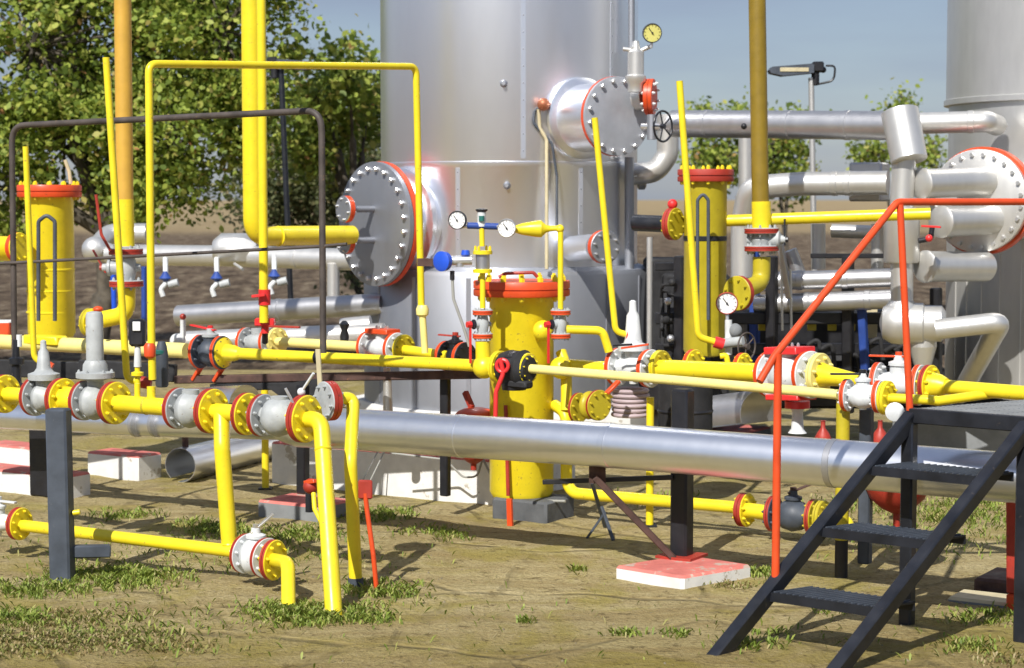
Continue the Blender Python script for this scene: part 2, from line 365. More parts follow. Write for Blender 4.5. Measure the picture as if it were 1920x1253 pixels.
# ---------------------------------------------------------------- generic equipment
def blk(name, label, cat, c, ex, ey, h, m, top=None, z0=-.03, ax=U, ay=W, group=None, bev=.012):
    mb = MB(); mb.box(V((c.x, c.y, (z0 + h) / 2)), ax * ex / 2, ay * ey / 2, Z * (h - z0) / 2, m, top, bev)
    return single(name, label, cat, mb, (c.x, c.y, 0), group)
def wheel(mb, c, ax, r, m, spokes=5, th=.007):
    mb.torus(c, ax, r, th, m, 28, 8); _, a, b_ = frame(ax)
    for i in range(spokes):
        t_ = 2 * math.pi * i / spokes; mb.cyl(c, c + (a * math.cos(t_) + b_ * math.sin(t_)) * r, th * .7, m, 8)
    mb.cyl(c - ax * .012, c + ax * .014, .016, m, 12)
def valve(label, A, B, r, body='grey_cast', top='cap', fa='orange_red', mats=(None, None), up=Z, th=.03, H=.2, name='gate_valve', legs=False, hm='signal_red', hdir=None, ends=(1, 1), group=None, tr=.03, topm=None, bscale=1.0):
    ax = (B - A).normalized(); Lh = (B - A).length; c = (A + B) / 2; up = (up - ax * up.dot(ax)).normalized(); sd_ = ax.cross(up)
    T = Thing(name, label, 'valve', c, group)
    mb = MB(); rb = r * .62 * bscale
    mb.lathe(A, ax, [(r * .45, 0), (r * .5, Lh * .15), (rb * .9, Lh * .28), (rb * 1.05, Lh * .5), (rb * .9, Lh * .72), (r * .5, Lh * .85), (r * .45, Lh)], body, 28)
    mb.cyl(c, c + up * r * .95, r * .42, body, 20)
    mb.cyl(c - up * r * .2, c - up * r * .85, r * .3, body, 16, r * .22)
    T.part('body', mb)
    if ends[0]: T.part('flange', MB().disc(A, ax, r, th, mats[0] or body, fa))
    if ends[1]: T.part('flange', MB().disc(B, ax, r, th, mats[1] or body, fa))
    tm = topm or body; q = c + up * r * .9
    if top == 'cap':       # tall cylindrical spring cap over a bonnet flange
        mb = MB(); mb.lathe(q, up, [(r * .4, 0), (r * .42, r * .15), (r * .95, r * .3), (r * .95, r * .55), (r * .62, r * .62), (r * .6, r * .95), (tr * 1.1, r * 1.15)], tm, 28)
        mb.bolts(q + up * r * .55, up, r * .8, 6, r * .08, 0, r * .1, tm); T.part('bonnet', mb)
        mb = MB(); mb.lathe(q + up * r * 1.1, up, [(tr, 0), (tr * .98, H - .02), (tr * .85, H - .004), (tr * .3, H)], tm, 24); T.part('spring_cap', mb)
    elif top == 'cone':
        mb = MB(); mb.lathe(q, up, [(r * .8, 0), (r * .8, r * .3), (r * .5, r * .4), (tr * 1.2, r * .6), (tr * .9, H * .7), (tr * .55, H * .78), (tr * .5, H * .97), (tr * .2, H)], tm, 20); T.part('bonnet', mb)
    elif top == 'lever':
        hd = hdir or ax
        mb = MB(); mb.lathe(q, up, [(r * .5, 0), (r * .5, r * .15), (r * .25, r * .25), (r * .22, r * .5)], tm, 16); T.part('bonnet', mb)
        mb = MB(); e = q + up * r * .45; mb.bar(e - hd * r * .35, e + hd * H, r * .32, .008, hm, side=hd.cross(up)); mb.cyl(e - up * .006, e + up * .02, .016, hm, 8); T.part('handle', mb)
    elif top == 'box':
        mb = MB(); e = q + up * r * .12; mb.box(e, ax * Lh * .42, sd_ * r * .6, up * r * .16, hm, bev=.004); mb.bolts(e, up, r * .4, 4, .008, r * .16, r * .16 + .012, 'bright_steel')
        T.part('top_plate', mb)
        mb = MB(); e = c - up * r * .95; mb.box(e, ax * Lh * .42, sd_ * r * .6, up * r * .12, hm, bev=.004); T.part('bottom_plate', mb)
    elif top == 'wheel':
        mb = MB(); mb.cyl(q, q + up * H, .009, 'bright_steel', 10); mb.lathe(q, up, [(r * .55, 0), (r * .55, r * .2), (r * .25, r * .35), (r * .2, r * .8)], tm, 18); T.part('bonnet', mb)
        mb = MB(); wheel(mb, q + up * H, up, r * .75, hm); T.part('handwheel', mb)
    if legs:
        for k, e in enumerate((A, B)):
            mb = MB(); s0 = e - up * r * .8 - sd_ * r * .2; mb.bar(s0, s0 - up * r * .95 - ax * r * .7, .036, .018, 'orange_red', side=sd_); T.part('flange_lug', mb)
    return T.done()
def gauge(label, c, nrm, r, face='dial', case='bright_steel', stem=None, stemm='bright_steel', group=None):
    nrm = nrm.normalized(); T = Thing('pressure_gauge', label, 'pressure gauge', c, group)
    mb = MB(); mb.lathe(c - nrm * r * .55, nrm, [(r * .55, 0), (r * .95, r * .08), (r, r * .3), (r, r * .6), (r * .93, r * .66), (r * .90, r * .56), (r * .9, r * .5)], case, 32, (1, 0)); T.part('case', mb)
    mb = MB(); mb.lathe(c - nrm * r * .02, nrm, [(r * .91, 0), (1e-6, .001)], face, 32, (0, 0))
    nd = MB(); up = (Z - nrm * Z.dot(nrm)).normalized(); sd_ = nrm.cross(up); d = (up * .8 + sd_ * .6).normalized(); o = c + nrm * (.0035)
    nd.bar(o - d * r * .25, o + d * r * .62, r * .07, .0015, 'black', side=nrm.cross(d)); nd.cyl(o, o + nrm * .003, r * .1, 'black', 10)
    tk = MB()
    for i in range(11):
        a_ = math.radians(-135 + 27 * i); e = up * math.cos(a_) + sd_ * math.sin(a_); tk.bar(o + e * r * .68, o + e * r * .84, r * .04, .001, 'black', side=nrm.cross(e))
    T.part('dial', mb, [('needle', nd), ('tick_marks', tk)])
    if stem is not None:
        mb = MB(); mb.tube([c - nrm * r * .3 - up * r * .8 if (stem - c).dot(up) < 0 else c - nrm * r * .3 + up * r * .2, stem], r * .16, stemm, n=10); T.part('stem', mb)
    return T.done()

# ---------------------------------------------------------------- main tank on the left of centre
TC = V((-.02, 13.5, 0)); TR = .892
T = Thing('storage_tank', 'tall silver cylindrical tank with two bolted manhole covers and a wider skirt', 'tank', TC)
zs = lambda py: HC - (py - 372) / 267.0
mb = MB(); mb.lathe(TC, Z, [(TR, 1.93), (TR + .004, 1.95), (TR + .004, 3.6), (TR + .012, 3.605), (TR + .012, 3.65), (TR, 3.66), (TR, 6.6), (TR * .8, 7.0), (.2, 7.2), (1e-6, 7.22)], 'tank_metal', 96)
T.part('shell', mb)
mb = MB(); mb.lathe(TC, Z, [(TR + .005, 1.24), (TR + .005, 1.90), (TR + .008, 1.905), (TR + .008, 1.94), (TR + .001, 1.945)], 'tank_metal', 96); T.part('lower_course', mb)
mb = MB(); mb.lathe(TC, Z, [(1.02, .3), (1.02, 1.19), (1.0, 1.22), (TR + .01, 1.245)], 'tank_metal_dull', 96, (1, 0))
for a_ in (-150, -128, -105, -78, -50, -30):
    d = V((math.cos(math.radians(a_)), math.sin(math.radians(a_)), 0)); mb.bar(TC + d * 1.0215 + Z * .32, TC + d * 1.0215 + Z * 1.18, .03, .006, 'tank_metal_dull', side=d.cross(Z))
T.part('skirt', mb)
for a_, z0_, z1_, rr_ in ((-84, 1.96, 6.5, TR + .004), (-112, 1.27, 1.9, TR + .005), (-58, 1.27, 1.9, TR + .005), (-40, 1.96, 6.5, TR + .004)):
    d = V((math.cos(math.radians(a_)), math.sin(math.radians(a_)), 0)); sd_ = d.cross(Z); mb = MB(); q = TC + d * rr_
    mb.box(q + Z * (z0_ + z1_) / 2, sd_ * .016, d * .002, Z * (z1_ - z0_) / 2, 'tank_metal')
    k = z0_ + .05
    while k < min(z1_, 3.4): mb.lathe(q + Z * k, d, [(.0045, 0), (.004, .005), (.001, .006)], 'tank_metal_dull', 8); k += .11
    T.part('cladding_seam', mb)
def manhole(n, dist, z, r, neck, nb, face, rimm, bsz, collar=True):
    n = n.normalized(); c = TC + n * dist + Z * z; base = TC + n * (TR * .9) + Z * z
    mb = MB(); mb.cyl(base - n * .1, c - n * .03, neck, 'tank_metal', 40)
    if collar: q = TC + n * (TR + .06) + Z * z; mb.lathe(q - n * .08, n, [(neck + .005, 0), (neck + .045, .04), (neck + .045, .07), (neck, .09)], 'tank_metal', 44)
    T.part('manhole_neck', mb)
    mb = MB(); t_ = r * .11
    mb.lathe(c - n * t_, n, [(neck * .9, 0), (r - .004, 0), (r, .005), (r, t_ * .9), (r - .006, t_ * .92), (r - .006, t_ * 1.02), (r - .002, t_ * 1.05), (r - .002, t_ * 1.75), (r - .008, t_ * 1.8), (r * .3, t_ * 1.82), (1e-5, t_ * 1.83)],
             [rimm] * 4 + ['soot', face, face, face, face, face], 64)
    subs = []; _, a, b_ = frame(n)
    for i in range(nb):
        tt = 2 * math.pi * (i + .5) / nb; p = c + (a * math.cos(tt) + b_ * math.sin(tt)) * r * .88
        m2 = MB(); m2.lathe(p - n * (t_ * 1.3), n, [(bsz * .6, -.02), (bsz * .6, t_ * 2.1)], 'bright_steel', 8); m2.lathe(p + n * t_ * .82, n, [(bsz, 0), (bsz, bsz * 1.3), (bsz * .8, bsz * 1.5)], 'bright_steel', 6); subs.append(('bolt', m2))
    T.part('manhole_cover', mb, subs); return c, n, t_
c1, n1, t1 = manhole(V((-.77, -.62, 0)), 1.12, 1.7 - (420 - 372) / 281, .415, .33, 24, 'tank_metal_dull', 'orange_red', .017)
for py in (392, 450):
    q = c1 + n1 * t1 * .8 + Z * ((420 - py) / 281) ; s_ = frame(n1)[1]
    q = q + V((n1.y, -n1.x, 0)) * -.0
    mb = MB(); mb.cyl(q, q + n1 * .20, .022, 'tank_metal_dull', 20); T.part('drain_stub', mb)
    mb = MB(); mb.disc(q + n1 * .22, n1, .088, .045, 'tank_metal_dull', 'orange_red', nb=6, bm='bright_steel'); T.part('stub_flange', mb)
c2, n2, t2 = manhole(V((.52, -.854, 0)), 1.32, 1.7 + (372 - 219) / 292, .255, .222, 16, 'post_face', 'orange_red', .015) if False else (None, None, None)
MATS['cover_grey'] = MATS['conc_grey']
paint('cover_grey', (.40, .42, .46), .5, .08, None, 0, .3)
c2, n2, t2 = manhole(V((.52, -.854, 0)), 1.32, 1.7 + (372 - 219) / 292, .255, .222, 16, 'cover_grey', 'orange_red', .014)
# insulation pins
for px, py in ((945, 157), (951, 348)):
    q = P(px, py, 12.61); d = V((-.05, -1, 0)); mb = MB(); mb.lathe(q + V((0, .03, 0)), d.normalized(), [(.042, 0), (.038, .015), (.014, .055), (.012, .075)], 'tank_metal_dull', 16); T.part('boss', mb)
# conduits up the shell and corner tube
mb = MB(); mb.tube([P(1025, 505, 12.47), P(1025, 262, 12.6), P(1012, 240, 12.6), P(1010, 205, 12.6)], .012, 'tan_paint', .05); T.part('conduit', mb)
mb = MB(); mb.tube([P(1044, 425, 12.52), P(1044, 330, 12.60), P(1035, 270, 12.60), P(1000, 230, 12.6), P(1003, 205, 12.62), P(1020, 200, 12.62)], .009, 'post_grey', .04); T.part('conduit', mb)
mb = MB(); mb.sph(P(1019, 196, 12.55), .042, 'copper'); mb.cyl(P(1019, 196, 12.55), P(1019, 196, 12.75), .03, 'copper'); T.part('junction_cap', mb)
mb = MB(); mb.tube([P(1184, -60, 13.0), P(1184, 100, 13.0)], .022, 'tank_metal_dull'); T.part('corner_tube', mb)
# side nozzle low on the right
q0 = P(1075, 467, 12.65); q1 = P(1122, 463, 12.2); d = (q1 - q0).normalized()
mb = MB(); mb.cyl(q0, q1, .085, 'tank_metal', 28); T.part('nozzle', mb)
mb = MB(); q1 = P(1132, 463, 12.05); mb.disc(q1, V((.45, -.89, 0)), .105, .05, 'tank_metal_dull', 'orange_red', nb=8, bm='bright_steel'); T.part('nozzle_flange', mb)
T.done()
mb = MB(); mb.lathe(TC, Z, [(1.14, -.03), (1.14, .26), (1.12, .3)], 'white_paint', 8, (1, 1)); single('tank_foundation', 'round edged pale concrete base under the tall silver tank', 'foundation', mb, TC)

# stack with gauge on upper manhole
T = Thing('gauge_stack', 'short silver standpipe with crosspiece bolted beside the upper round manhole', 'fitting', P(1192, 160, 12.25))
mb = MB(); mb.lathe(P(1192, 158, 12.25), Z, [(.05, -.05), (.05, 0), (.065, .02), (.065, .05), (.052, .06), (.052, .2), (.03, .22), (.02, .27)], 'clad_white', 24); T.part('standpipe', mb)
mb = MB(); mb.tube([P(1168, 92, 12.25), P(1200, 96, 12.25), P(1222, 86, 12.25)], .014, 'clad_white', .02); mb.cyl(P(1190, 88, 12.25), P(1190, 110, 12.25), .028, 'clad_white'); T.part('crosspiece', mb); T.done()
gauge('yellow faced round gauge high against the sky right of the tank', P(1223, 62, 12.2), V((.1, -1, 0)), .062, 'dial_yellow', 'post_grey', P(1221, 90, 12.22))
T = Thing('side_flange', 'bright red bolted flange ring right of the upper manhole', 'flange', P(1215, 183, 12.3))
mb = MB(); ax = V((.97, -.25, 0)); mb.cyl(P(1195, 185, 12.4), P(1212, 183, 12.35), .075, 'clad_white'); T.part('stub', mb)
mb = MB(); mb.disc(P(1219, 182, 12.3), ax, .115, .055, 'orange_red', 'orange_red', bm='white_cast'); T.part('ring', mb); T.done()
T = Thing('needle_valve', 'small steel valve with round black handwheel under the red side flange', 'valve', P(1235, 238, 12.1))
mb = MB(); mb.cyl(P(1205, 238, 12.2), P(1240, 238, 12.1), .024, 'bright_steel'); mb.cyl(P(1222, 215, 12.15), P(1222, 262, 12.15), .03, 'tank_metal_dull'); T.part('body', mb)
mb = MB(); wheel(mb, P(1243, 237, 12.05), V((.75, -.66, 0)), .095, 'dark_steel'); T.part('handwheel', mb); T.done()
# elbow pipes between tank and right equipment
T = Thing('insulated_elbow_pipe', 'silver clad pipe elbow leaving the tank under the upper manhole', 'pipe', P(1215, 320, 12.8))
mb = MB(); mb.tube([P(1165, 330, 13.2), P(1230, 322, 13.1), P(1252, 290, 13.1), P(1252, 215, 13.1)], .075, 'clad_white', .12, 20); T.part('pipe', mb)
mb = MB(); mb.lathe(P(1195, 330, 13.2), V((1, 0, 0)), [(.08, 0), (.095, .01), (.095, .05), (.08, .06)], 'clad_dull', 24); T.part('band', mb)
mb = MB(); mb.tube([P(1180, 295, 13), P(1180, 515, 13)], .032, 'tank_metal_dull', n=12); T.part('drop_tube', mb); T.done()
mb = MB(); mb.tube([P(1218, 445, 12.6), P(1218, 700, 12.6)], .019, 'clad_white', n=12); single('vertical_tube', 'pale vertical tube standing at the right edge of the tank skirt', 'pipe', mb, P(1222, 720, 12.6))

# ---------------------------------------------------------------- right tank
RC = V((3.99, 13.2, 0)); RR = 1.0
T = Thing('storage_tank', 'pale ribbed silver tank cut off by the right edge of the view', 'tank', RC)
mb = MB(); mb.lathe(RC, Z, [(RR, 2.36), (RR, 6.5), (.3, 7)], 'clad_white', 80); T.part('shell', mb)
mb = MB(); mb.lathe(RC, Z, [(RR - .02, .38), (RR - .02, 2.33), (RR + .015, 2.335), (RR + .015, 2.37), (RR, 2.375)], 'clad_white', 80)
T.part('lower_course', mb)
mb = MB()
for i in range(14):
    a_ = math.radians(-172 + i * 9.5); d = V((math.cos(a_), math.sin(a_), 0)); mb.bar(RC + d * (RR - .018) + Z * .4, RC + d * (RR - .018) + Z * 1.55, .018, .006, 'clad_white', side=d.cross(Z))
T.part('ribs', mb)
cR = P(1838, 377, 11.9); nR = V((-.60, -.80, 0)).normalized()
mb = MB(); mb.cyl(cR - nR * .05, cR - nR * .75, .25, 'clad_white', 40); T.part('exchanger_neck', mb)
mb = MB(); mb.lathe(cR - nR * .05, nR, [(.2, -.03), (.33, -.03), (.334, -.026), (.334, .04), (.313, .042), (.313, .05), (.318, .052), (.318, .09), (.31, .095), (.1, .097), (1e-5, .098)], ['orange_red'] * 4 + ['soot'] + ['clad_white'] * 5, 56)
subs = []; _, a, b_ = frame(nR)
for i in range(24):
    tt = 2 * math.pi * (i + .5) / 24; p = cR + (a * math.cos(tt) + b_ * math.sin(tt)) * .285; m2 = MB(); m2.lathe(p + nR * .04, nR, [(.013, 0), (.013, .022)], 'bright_steel', 6); subs.append(('bolt', m2))
T.part('exchanger_cover', mb, subs)
for (xa, ya, xb, yb, rr) in ((1850, 340, 1725, 345, .088), (1868, 412, 1762, 416, .092), (1848, 500, 1732, 500, .092)):
    A, B = P(xa, ya, 11.85), P(xb, yb, 11.55); d = (B - A).normalized(); l = (B - A).length
    mb = MB(); mb.lathe(A, d, [(rr, 0), (rr, l - .03), (rr + .006, l - .028), (rr + .006, l - .01), (rr * .9, l), (rr * .3, l + .004), (1e-5, l + .005)], 'clad_white', 36); T.part('end_cap', mb)
T.done()
blk('tank_foundation', 'pale concrete foundation under the right hand tank behind the stairs', 'foundation', V((4.05, 13.0, 0)), 2.2, 2.3, .3, 'conc_grey')

# ---------------------------------------------------------------- right background pipework
def spipe(name, label, pts, r, m='clad_dull', bend=.1, bands=(), cat='pipe', bm=None, extra=None):
    T = Thing(name, label, cat, pts[0]); T.part('pipe', MB().tube(pts, r, m, bend, 24))
    for i, tt in bands:
        A, B = pts[i], pts[i + 1]; d = (B - A).normalized(); q = A.lerp(B, tt); T.part('band', MB().lathe(q - d * .02, d, [(r + .001, 0), (r + .004, .003), (r + .004, .035), (r + .001, .038)], bm or m, 28))
    if extra: extra(T)
    return T.done()
def ex(T):
    for px in (1395, 1510): T.part('vent_cowl', MB().sph(P(px, 237, 12.32), .02, 'black', 10))
spipe('insulated_pipe', 'long silver insulated pipe running level behind the ochre post', [P(1262, 232, 12.9), P(1690, 236, 11.9)], .09, 'clad_dull', .1, [(0, .16), (0, .53), (0, .78)], extra=ex)
spipe('insulated_pipe', 'silver insulated pipe with rivets entering the right tank high up', [P(1700, 232, 12.2), P(1850, 228, 12.1), P(1868, 235, 12.5)], .068, 'clad_white', .05, [(0, .1), (0, .8)])
T = Thing('insulated_header', 'thick white clad vertical header stepping down to a bulbous elbow', 'pipe', P(1690, 600, 11.6))
A = P(1705, 302, 11.55); sc = 11.6 / 3600
mb = MB(); mb.lathe(A, P(1686, 205, 11.65) - A, [(30 * sc, 0), (34 * sc, .004), (35 * sc, 98 * sc), (31 * sc, 100 * sc), (1e-4, 101 * sc)], 'clad_white', 40); T.part('upper_drum', mb)
mb = MB(); mb.cyl(P(1690, 395, 11.6), P(1695, 300, 11.6), 22 * sc, 'clad_white', 32); T.part('neck', mb)
mb = MB(); mb.lathe(P(1690, 493, 11.6), Z, [(30 * sc, 0), (33 * sc, 4 * sc), (33 * sc, 100 * sc), (25 * sc, 103 * sc)], 'clad_white', 36); T.part('lower_drum', mb)
mb = MB(); mb.cyl(P(1691, 570, 11.6), P(1691, 492, 11.6), 21 * sc, 'clad_white', 28); T.part('drop_leg', mb)
mb = MB(); mb.lathe(P(1690, 606, 11.6), V((1, -.25, 0)), [(.02, -40 * sc), (30 * sc, -34 * sc), (39 * sc, -18 * sc), (41 * sc, 0), (38 * sc, 12 * sc), (38 * sc, 40 * sc), (34 * sc, 43 * sc), (34 * sc, 74 * sc), (22 * sc, 82 * sc)], 'clad_white', 32); mb.lathe(P(1690, 606, 11.6), Z, [(38 * sc, 0), (30 * sc, 32 * sc), (22 * sc, 42 * sc)], 'clad_white', 28); T.part('elbow_cover', mb)
mb = MB(); mb.cyl(P(1730, 650, 11.6), P(1730, 612, 11.6), 26 * sc, 'clad_white', 24); mb.cyl(P(1730, 690, 11.6), P(1730, 650, 11.6), 15 * sc, 'clad_white', 24, 26 * sc); T.part('sump', mb)
mb = MB(); mb.tube([P(1755, 618, 11.4), P(1877, 604, 11.3), P(1800, 740, 12.2)], 19 * sc, 'clad_white', .05, 24); T.part('return_pipe', mb)
T.done()
spipe('insulated_pipe', 'silver elbowed pipe joining the header below the long level pipe', [P(1665, 343, 12.0), P(1500, 345, 12.2), P(1405, 352, 12.3), P(1392, 420, 12.4), P(1392, 520, 12.4)], .075, 'clad_white', .12, [(0, .45), (0, .6)])
blk('junction_box', 'dull grey square box fixed behind the white header', 'box', P(1630, 345, 12.3), .22, .16, P(1630, 305, 12.3).z, 'clad_dull', z0=P(1630, 378, 12.3).z)
mb = MB(); mb.tube([P(1398, 410, 13.4), P(1398, 255, 13.4)], .05, 'clad_white', n=20); single('vertical_tube', 'short white upright pipe under the long level pipe', 'pipe', mb, P(1398, 410, 13.4))
spipe('insulated_pipe', 'upper of two parallel silver pipes low in the dark skid', [P(1415, 528, 12.2), P(1700, 520, 11.95)], .058, 'clad_dull', .1, [(0, .3), (0, .6)])
spipe('insulated_pipe', 'lower of two parallel silver pipes low in the dark skid', [P(1415, 571, 12.2), P(1700, 560, 11.9)], .06, 'clad_dull', .1, [(0, .35), (0, .75)])
spipe('insulated_pipe', 'short silver pipe stub behind the red sloping handrail', [P(1560, 433, 12.6), P(1640, 436, 12.5)], .045, 'clad_white', .1)
mb = MB(); mb.tube([P(1535, 420, 12.8), P(1535, 505, 12.8)], .045, 'clad_white', n=18); mb.tube([P(1480, 470, 12.7), P(1500, 520, 12.7)], .05, 'clad_dull', n=16); single('vertical_tube', 'pale upright pipe pair standing behind the ochre post', 'pipe', mb, P(1530, 505, 12.8))
mb = MB(); mb.tube([P(1645, 420, 12.4), P(1645, 505, 12.4)], .04, 'clad_white', n=18); single('vertical_tube', 'pale upright pipe just left of the stepped header', 'pipe', mb, P(1645, 505, 12.4))
# dark skid
T = Thing('machine_skid', 'black steel skid frame with dark machinery between the two tanks', 'machine', P(1450, 770, 12.4))
mb = MB()
for px in (1275, 1447, 1590, 1755): mb.bar(P(px, 480 if px != 1755 else 540, 12.1), P(px, 775, 12.1), .065, .065, 'black')
for py in (597, 655, 700): mb.bar(P(1228, py, 12.15), P(1770, py, 12.15), .06, .075, 'black')
mb.bar(P(1520, 480, 12.3), P(1680, 480, 12.3), .03, .03, 'black'); mb.bar(P(1228, 500, 12.2), P(1290, 500, 12.2), .04, .05, 'black')
T.part('frame', mb)
mb = MB(); mb.box(P(1300, 650, 13.0), V((.22, 0, 0)), V((0, .25, 0)), Z * .5, 'soot', bev=.02); mb.cyl(P(1246, 600, 12.6), P(1330, 600, 12.6), .12, 'soot', 24); mb.cyl(P(1250, 690, 12.5), P(1330, 690, 12.5), .10, 'black', 24); T.part('housing', mb)
mb = MB(); mb.cyl(P(1480, 690, 12.4), P(1740, 690, 12.4), .12, 'soot', 28); mb.lathe(P(1480, 690, 12.4), V((-1, 0, 0)), [(.12, 0), (.13, .01), (.13, .04), (.1, .06)], 'black', 28); T.part('motor', mb)
mb = MB(); mb.cyl(P(1238, 765, 12.2), P(1238, 700, 12.2), .10, 'black', 24); mb.box(P(1300, 742, 12.0), V((.16, 0, 0)), V((0, .12, 0)), Z * .11, 'soot', bev=.01); T.part('base_unit', mb)
mb = MB(); mb.box(P(1560, 668, 13.1), V((.62, 0, 0)), V((0, .3, 0)), Z * .33, 'black', bev=.02); T.part('enclosure', mb)
mb = MB(); mb.box(P(1252, 625, 13.2), V((.16, 0, 0)), V((0, .2, 0)), Z * .52, 'soot', bev=.02); T.part('cabinet', mb)
T.part('blue_column', MB().bar(P(1616, 580, 12.05), P(1622, 695, 12.05), .05, .05, 'navy'))
T.part('blue_column', MB().bar(P(1415, 440, 12.45), P(1415, 690, 12.45), .06, .05, 'navy'))
for i, px in enumerate((1372, 1430, 1522, 1560, 1595)): T.part('inspection_panel', MB().box(P(px, 612, 12.25), V((.028, 0, 0)), V((0, .01, 0)), Z * .028, 'yellow_olive', bev=.004))
T.part('inspection_panel', MB().box(P(1630, 605, 12.35), V((.05, 0, 0)), V((0, .01, 0)), Z * .10, 'tan_paint', bev=.004))
for i in range(9):
    a_, b_ = P(R.uniform(1236, 1280), R.uniform(520, 740), 12.1), P(R.uniform(1236, 1285), R.uniform(520, 740), 12.2); T.part('hose', MB().tube([a_, V((b_.x, a_.y, a_.z)), b_], .012, 'soot', .03, 8))
for i in range(6): T.part('knob', MB().sph(P(R.uniform(1240, 1270), 530 + 35 * i, 12.05), .025, 'clad_dull' if i % 2 else 'soot', 10))
for i in range(12):
    x = R.uniform(1470, 1740); a_ = P(x, R.uniform(600, 700), 12.1); T.part('hose', MB().tube([a_, a_ + V((.08, 0, .05)), a_ + V((.1, 0, -.1))], .014, 'soot', .03, 8))

T.done()
mb = MB()
for px in (1465, 1482): mb.tube([P(px, 505, 11.9), P(px + 2, 620, 11.9)], .008, 'clad_white', n=8)
mb.bar(P(1460, 440, 11.9), P(1480, 560, 11.9), .035, .035, 'clad_dull'); single('instrument_rack', 'thin grey uprights fixed beside the blue column in the skid', 'rack', mb, P(1470, 620, 11.9))

# ochre post and yellow cross pipe
T = Thing('vent_pipe', 'dark ochre upright pipe joined to a level yellow pipe on the right', 'pipe', P(1425, 440, 11.2))
mb = MB(); mb.tube([P(1418, -90, 11.2), P(1426, 385, 11.2)], .05, 'ochre_dark', n=24); T.part('upper_pipe', mb)
mb = MB(); mb.tube([P(1427, 378, 11.2), P(1428, 428, 11.2)], .056, 'yellow', n=24); T.part('collar', mb)
mb = MB(); mb.tube([P(1363, 414, 11.3), P(1745, 401, 11.0)], .034, 'yellow', n=20); T.part('cross_pipe', mb)
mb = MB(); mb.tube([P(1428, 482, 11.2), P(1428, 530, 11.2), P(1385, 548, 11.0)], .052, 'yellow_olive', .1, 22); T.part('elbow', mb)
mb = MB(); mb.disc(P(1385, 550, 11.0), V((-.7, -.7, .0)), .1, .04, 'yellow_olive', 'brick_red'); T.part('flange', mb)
T.done()
valve('grey valve between brick red flanges under the dark ochre pipe', P(1428, 466, 11.2), P(1428, 433, 11.2), .1, 'grey_cast', 'lever', 'brick_red', (None, None), V((1, -.3, 0)), .035, .12, hm='dark_steel', tr=.02)
gauge('round white gauge between the yellow vessel and the sloping red handrail', P(1363, 569, 10.6), V((-.1, -1, 0)), .062, 'dial', 'brick_red', P(1366, 640, 10.6))
T = Thing('drain_valve', 'small grey valve with thin round wheel under the right white gauge', 'valve', P(1372, 660, 10.5))
mb = MB(); mb.cyl(P(1366, 600, 10.6), P(1366, 665, 10.6), .02, 'white_cast'); mb.cyl(P(1345, 645, 10.6), P(1395, 640, 10.5), .028, 'grey_cast'); mb.sph(P(1378, 620, 10.6), .04, 'conc_grey'); T.part('body', mb)
mb = MB(); wheel(mb, P(1400, 650, 10.4), V((.7, -.7, 0)), .075, 'rail_brown', th=.005); T.part('handwheel', mb); T.done()

# ---------------------------------------------------------------- yellow vessels
def vessel(label, c, r, zb, zt, fr, ft, red, ug=None, nb=12, mat='yellow', bsz=.016, extra=None, domed=False):
    T = Thing('filter_vessel', label, 'vessel', V((c.x, c.y, zb)))
    c0 = V((c.x, c.y, 0))
    mb = MB(); mb.lathe(c0, Z, [(r * .6, zb - .01), (r * .9, zb), (r, zb + .03), (r, zt - ft * 1.5), (r * 1.02, zt - ft * 1.4)], mat, 48); T.part('shell', mb)
    mb = MB(); mb.lathe(c0 + Z * (zt - ft), Z, [(r * .8, -ft * .75), (fr * .985, -ft * .7), (fr, -ft * .6), (fr, -.003), (fr - .008, -.002), (fr - .008, .003), (fr, .004), (fr, ft * .75), (fr * .985, ft * .85), (r * .5, ft * .86)], ['yellow' if 0 else red] + [red] * 8, 56)
    subs = []
    for i in range(nb):
        a_ = 2 * math.pi * (i + .5) / nb; p = c0 + V((math.cos(a_), math.sin(a_), 0)) * fr * .87
        m2 = MB(); h1_ = ft * 1.6; m2.lathe(p + Z * (zt - ft * 1.75), Z, [(bsz * .6, -bsz * 1.4), (bsz * .6, -bsz), (bsz, -bsz), (bsz, bsz * .2), (bsz * .5, bsz * .25), (bsz * .5, h1_), (bsz, h1_), (bsz, h1_ + bsz * 1.3), (bsz * .6, h1_ + bsz * 1.4), (bsz * .55, h1_ + bsz * 2)], 'yellow', 6); subs.append(('bolt', m2))
    T.part('lid_flange', mb, subs)
    if ug: T.part('sight_tube', ug)
    if extra: extra(T)
    return T.done()
VC = P(978, 700, 10.25)
def exv(T):
    q = VC + V((.02, -.1, 0)); q.z = 1.30
    T.part('lid_handle', MB().tube([P(935, 520, 10.2), P(948, 513, 10.2), P(1000, 511, 10.2), P(1008, 520, 10.2)], .009, 'brick_red', .02, 8))
    T.part('nozzle_boss', MB().sph(P(1018, 620, 10.06), .055, 'yellow', 18, V((.2, -1, 0)), .8))
    T.part('outlet_pipe', MB().tube([P(1040, 760, 10.2), P(1062, 775, 10.1), P(1062, 905, 10.1), P(1075, 925, 10.05), P(1385, 952, 9.55)], .031, 'yellow', .08, 18))
    T.part('inlet_branch', MB().tube([P(1052, 660, 10.2), P(1062, 690, 10.15), P(1062, 770, 10.1)], .03, 'yellow', .04, 16))
    T.part('support_leg', MB().bar(P(948, 760, 10.08), P(953, 930, 10.05), .02, .01, 'brick_red'))
vessel('large yellow filter vessel with thick red lid flange in the centre', VC, .172, .10, 1.27, .258, .052, 'orange_red', extra=exv, nb=14, bsz=.017)
blk('vessel_plinth', 'dark grey concrete block under the central yellow vessel', 'plinth', P(1000, 960, 10.18) * 1.0, .34, .3, .11, 'conc_dark')
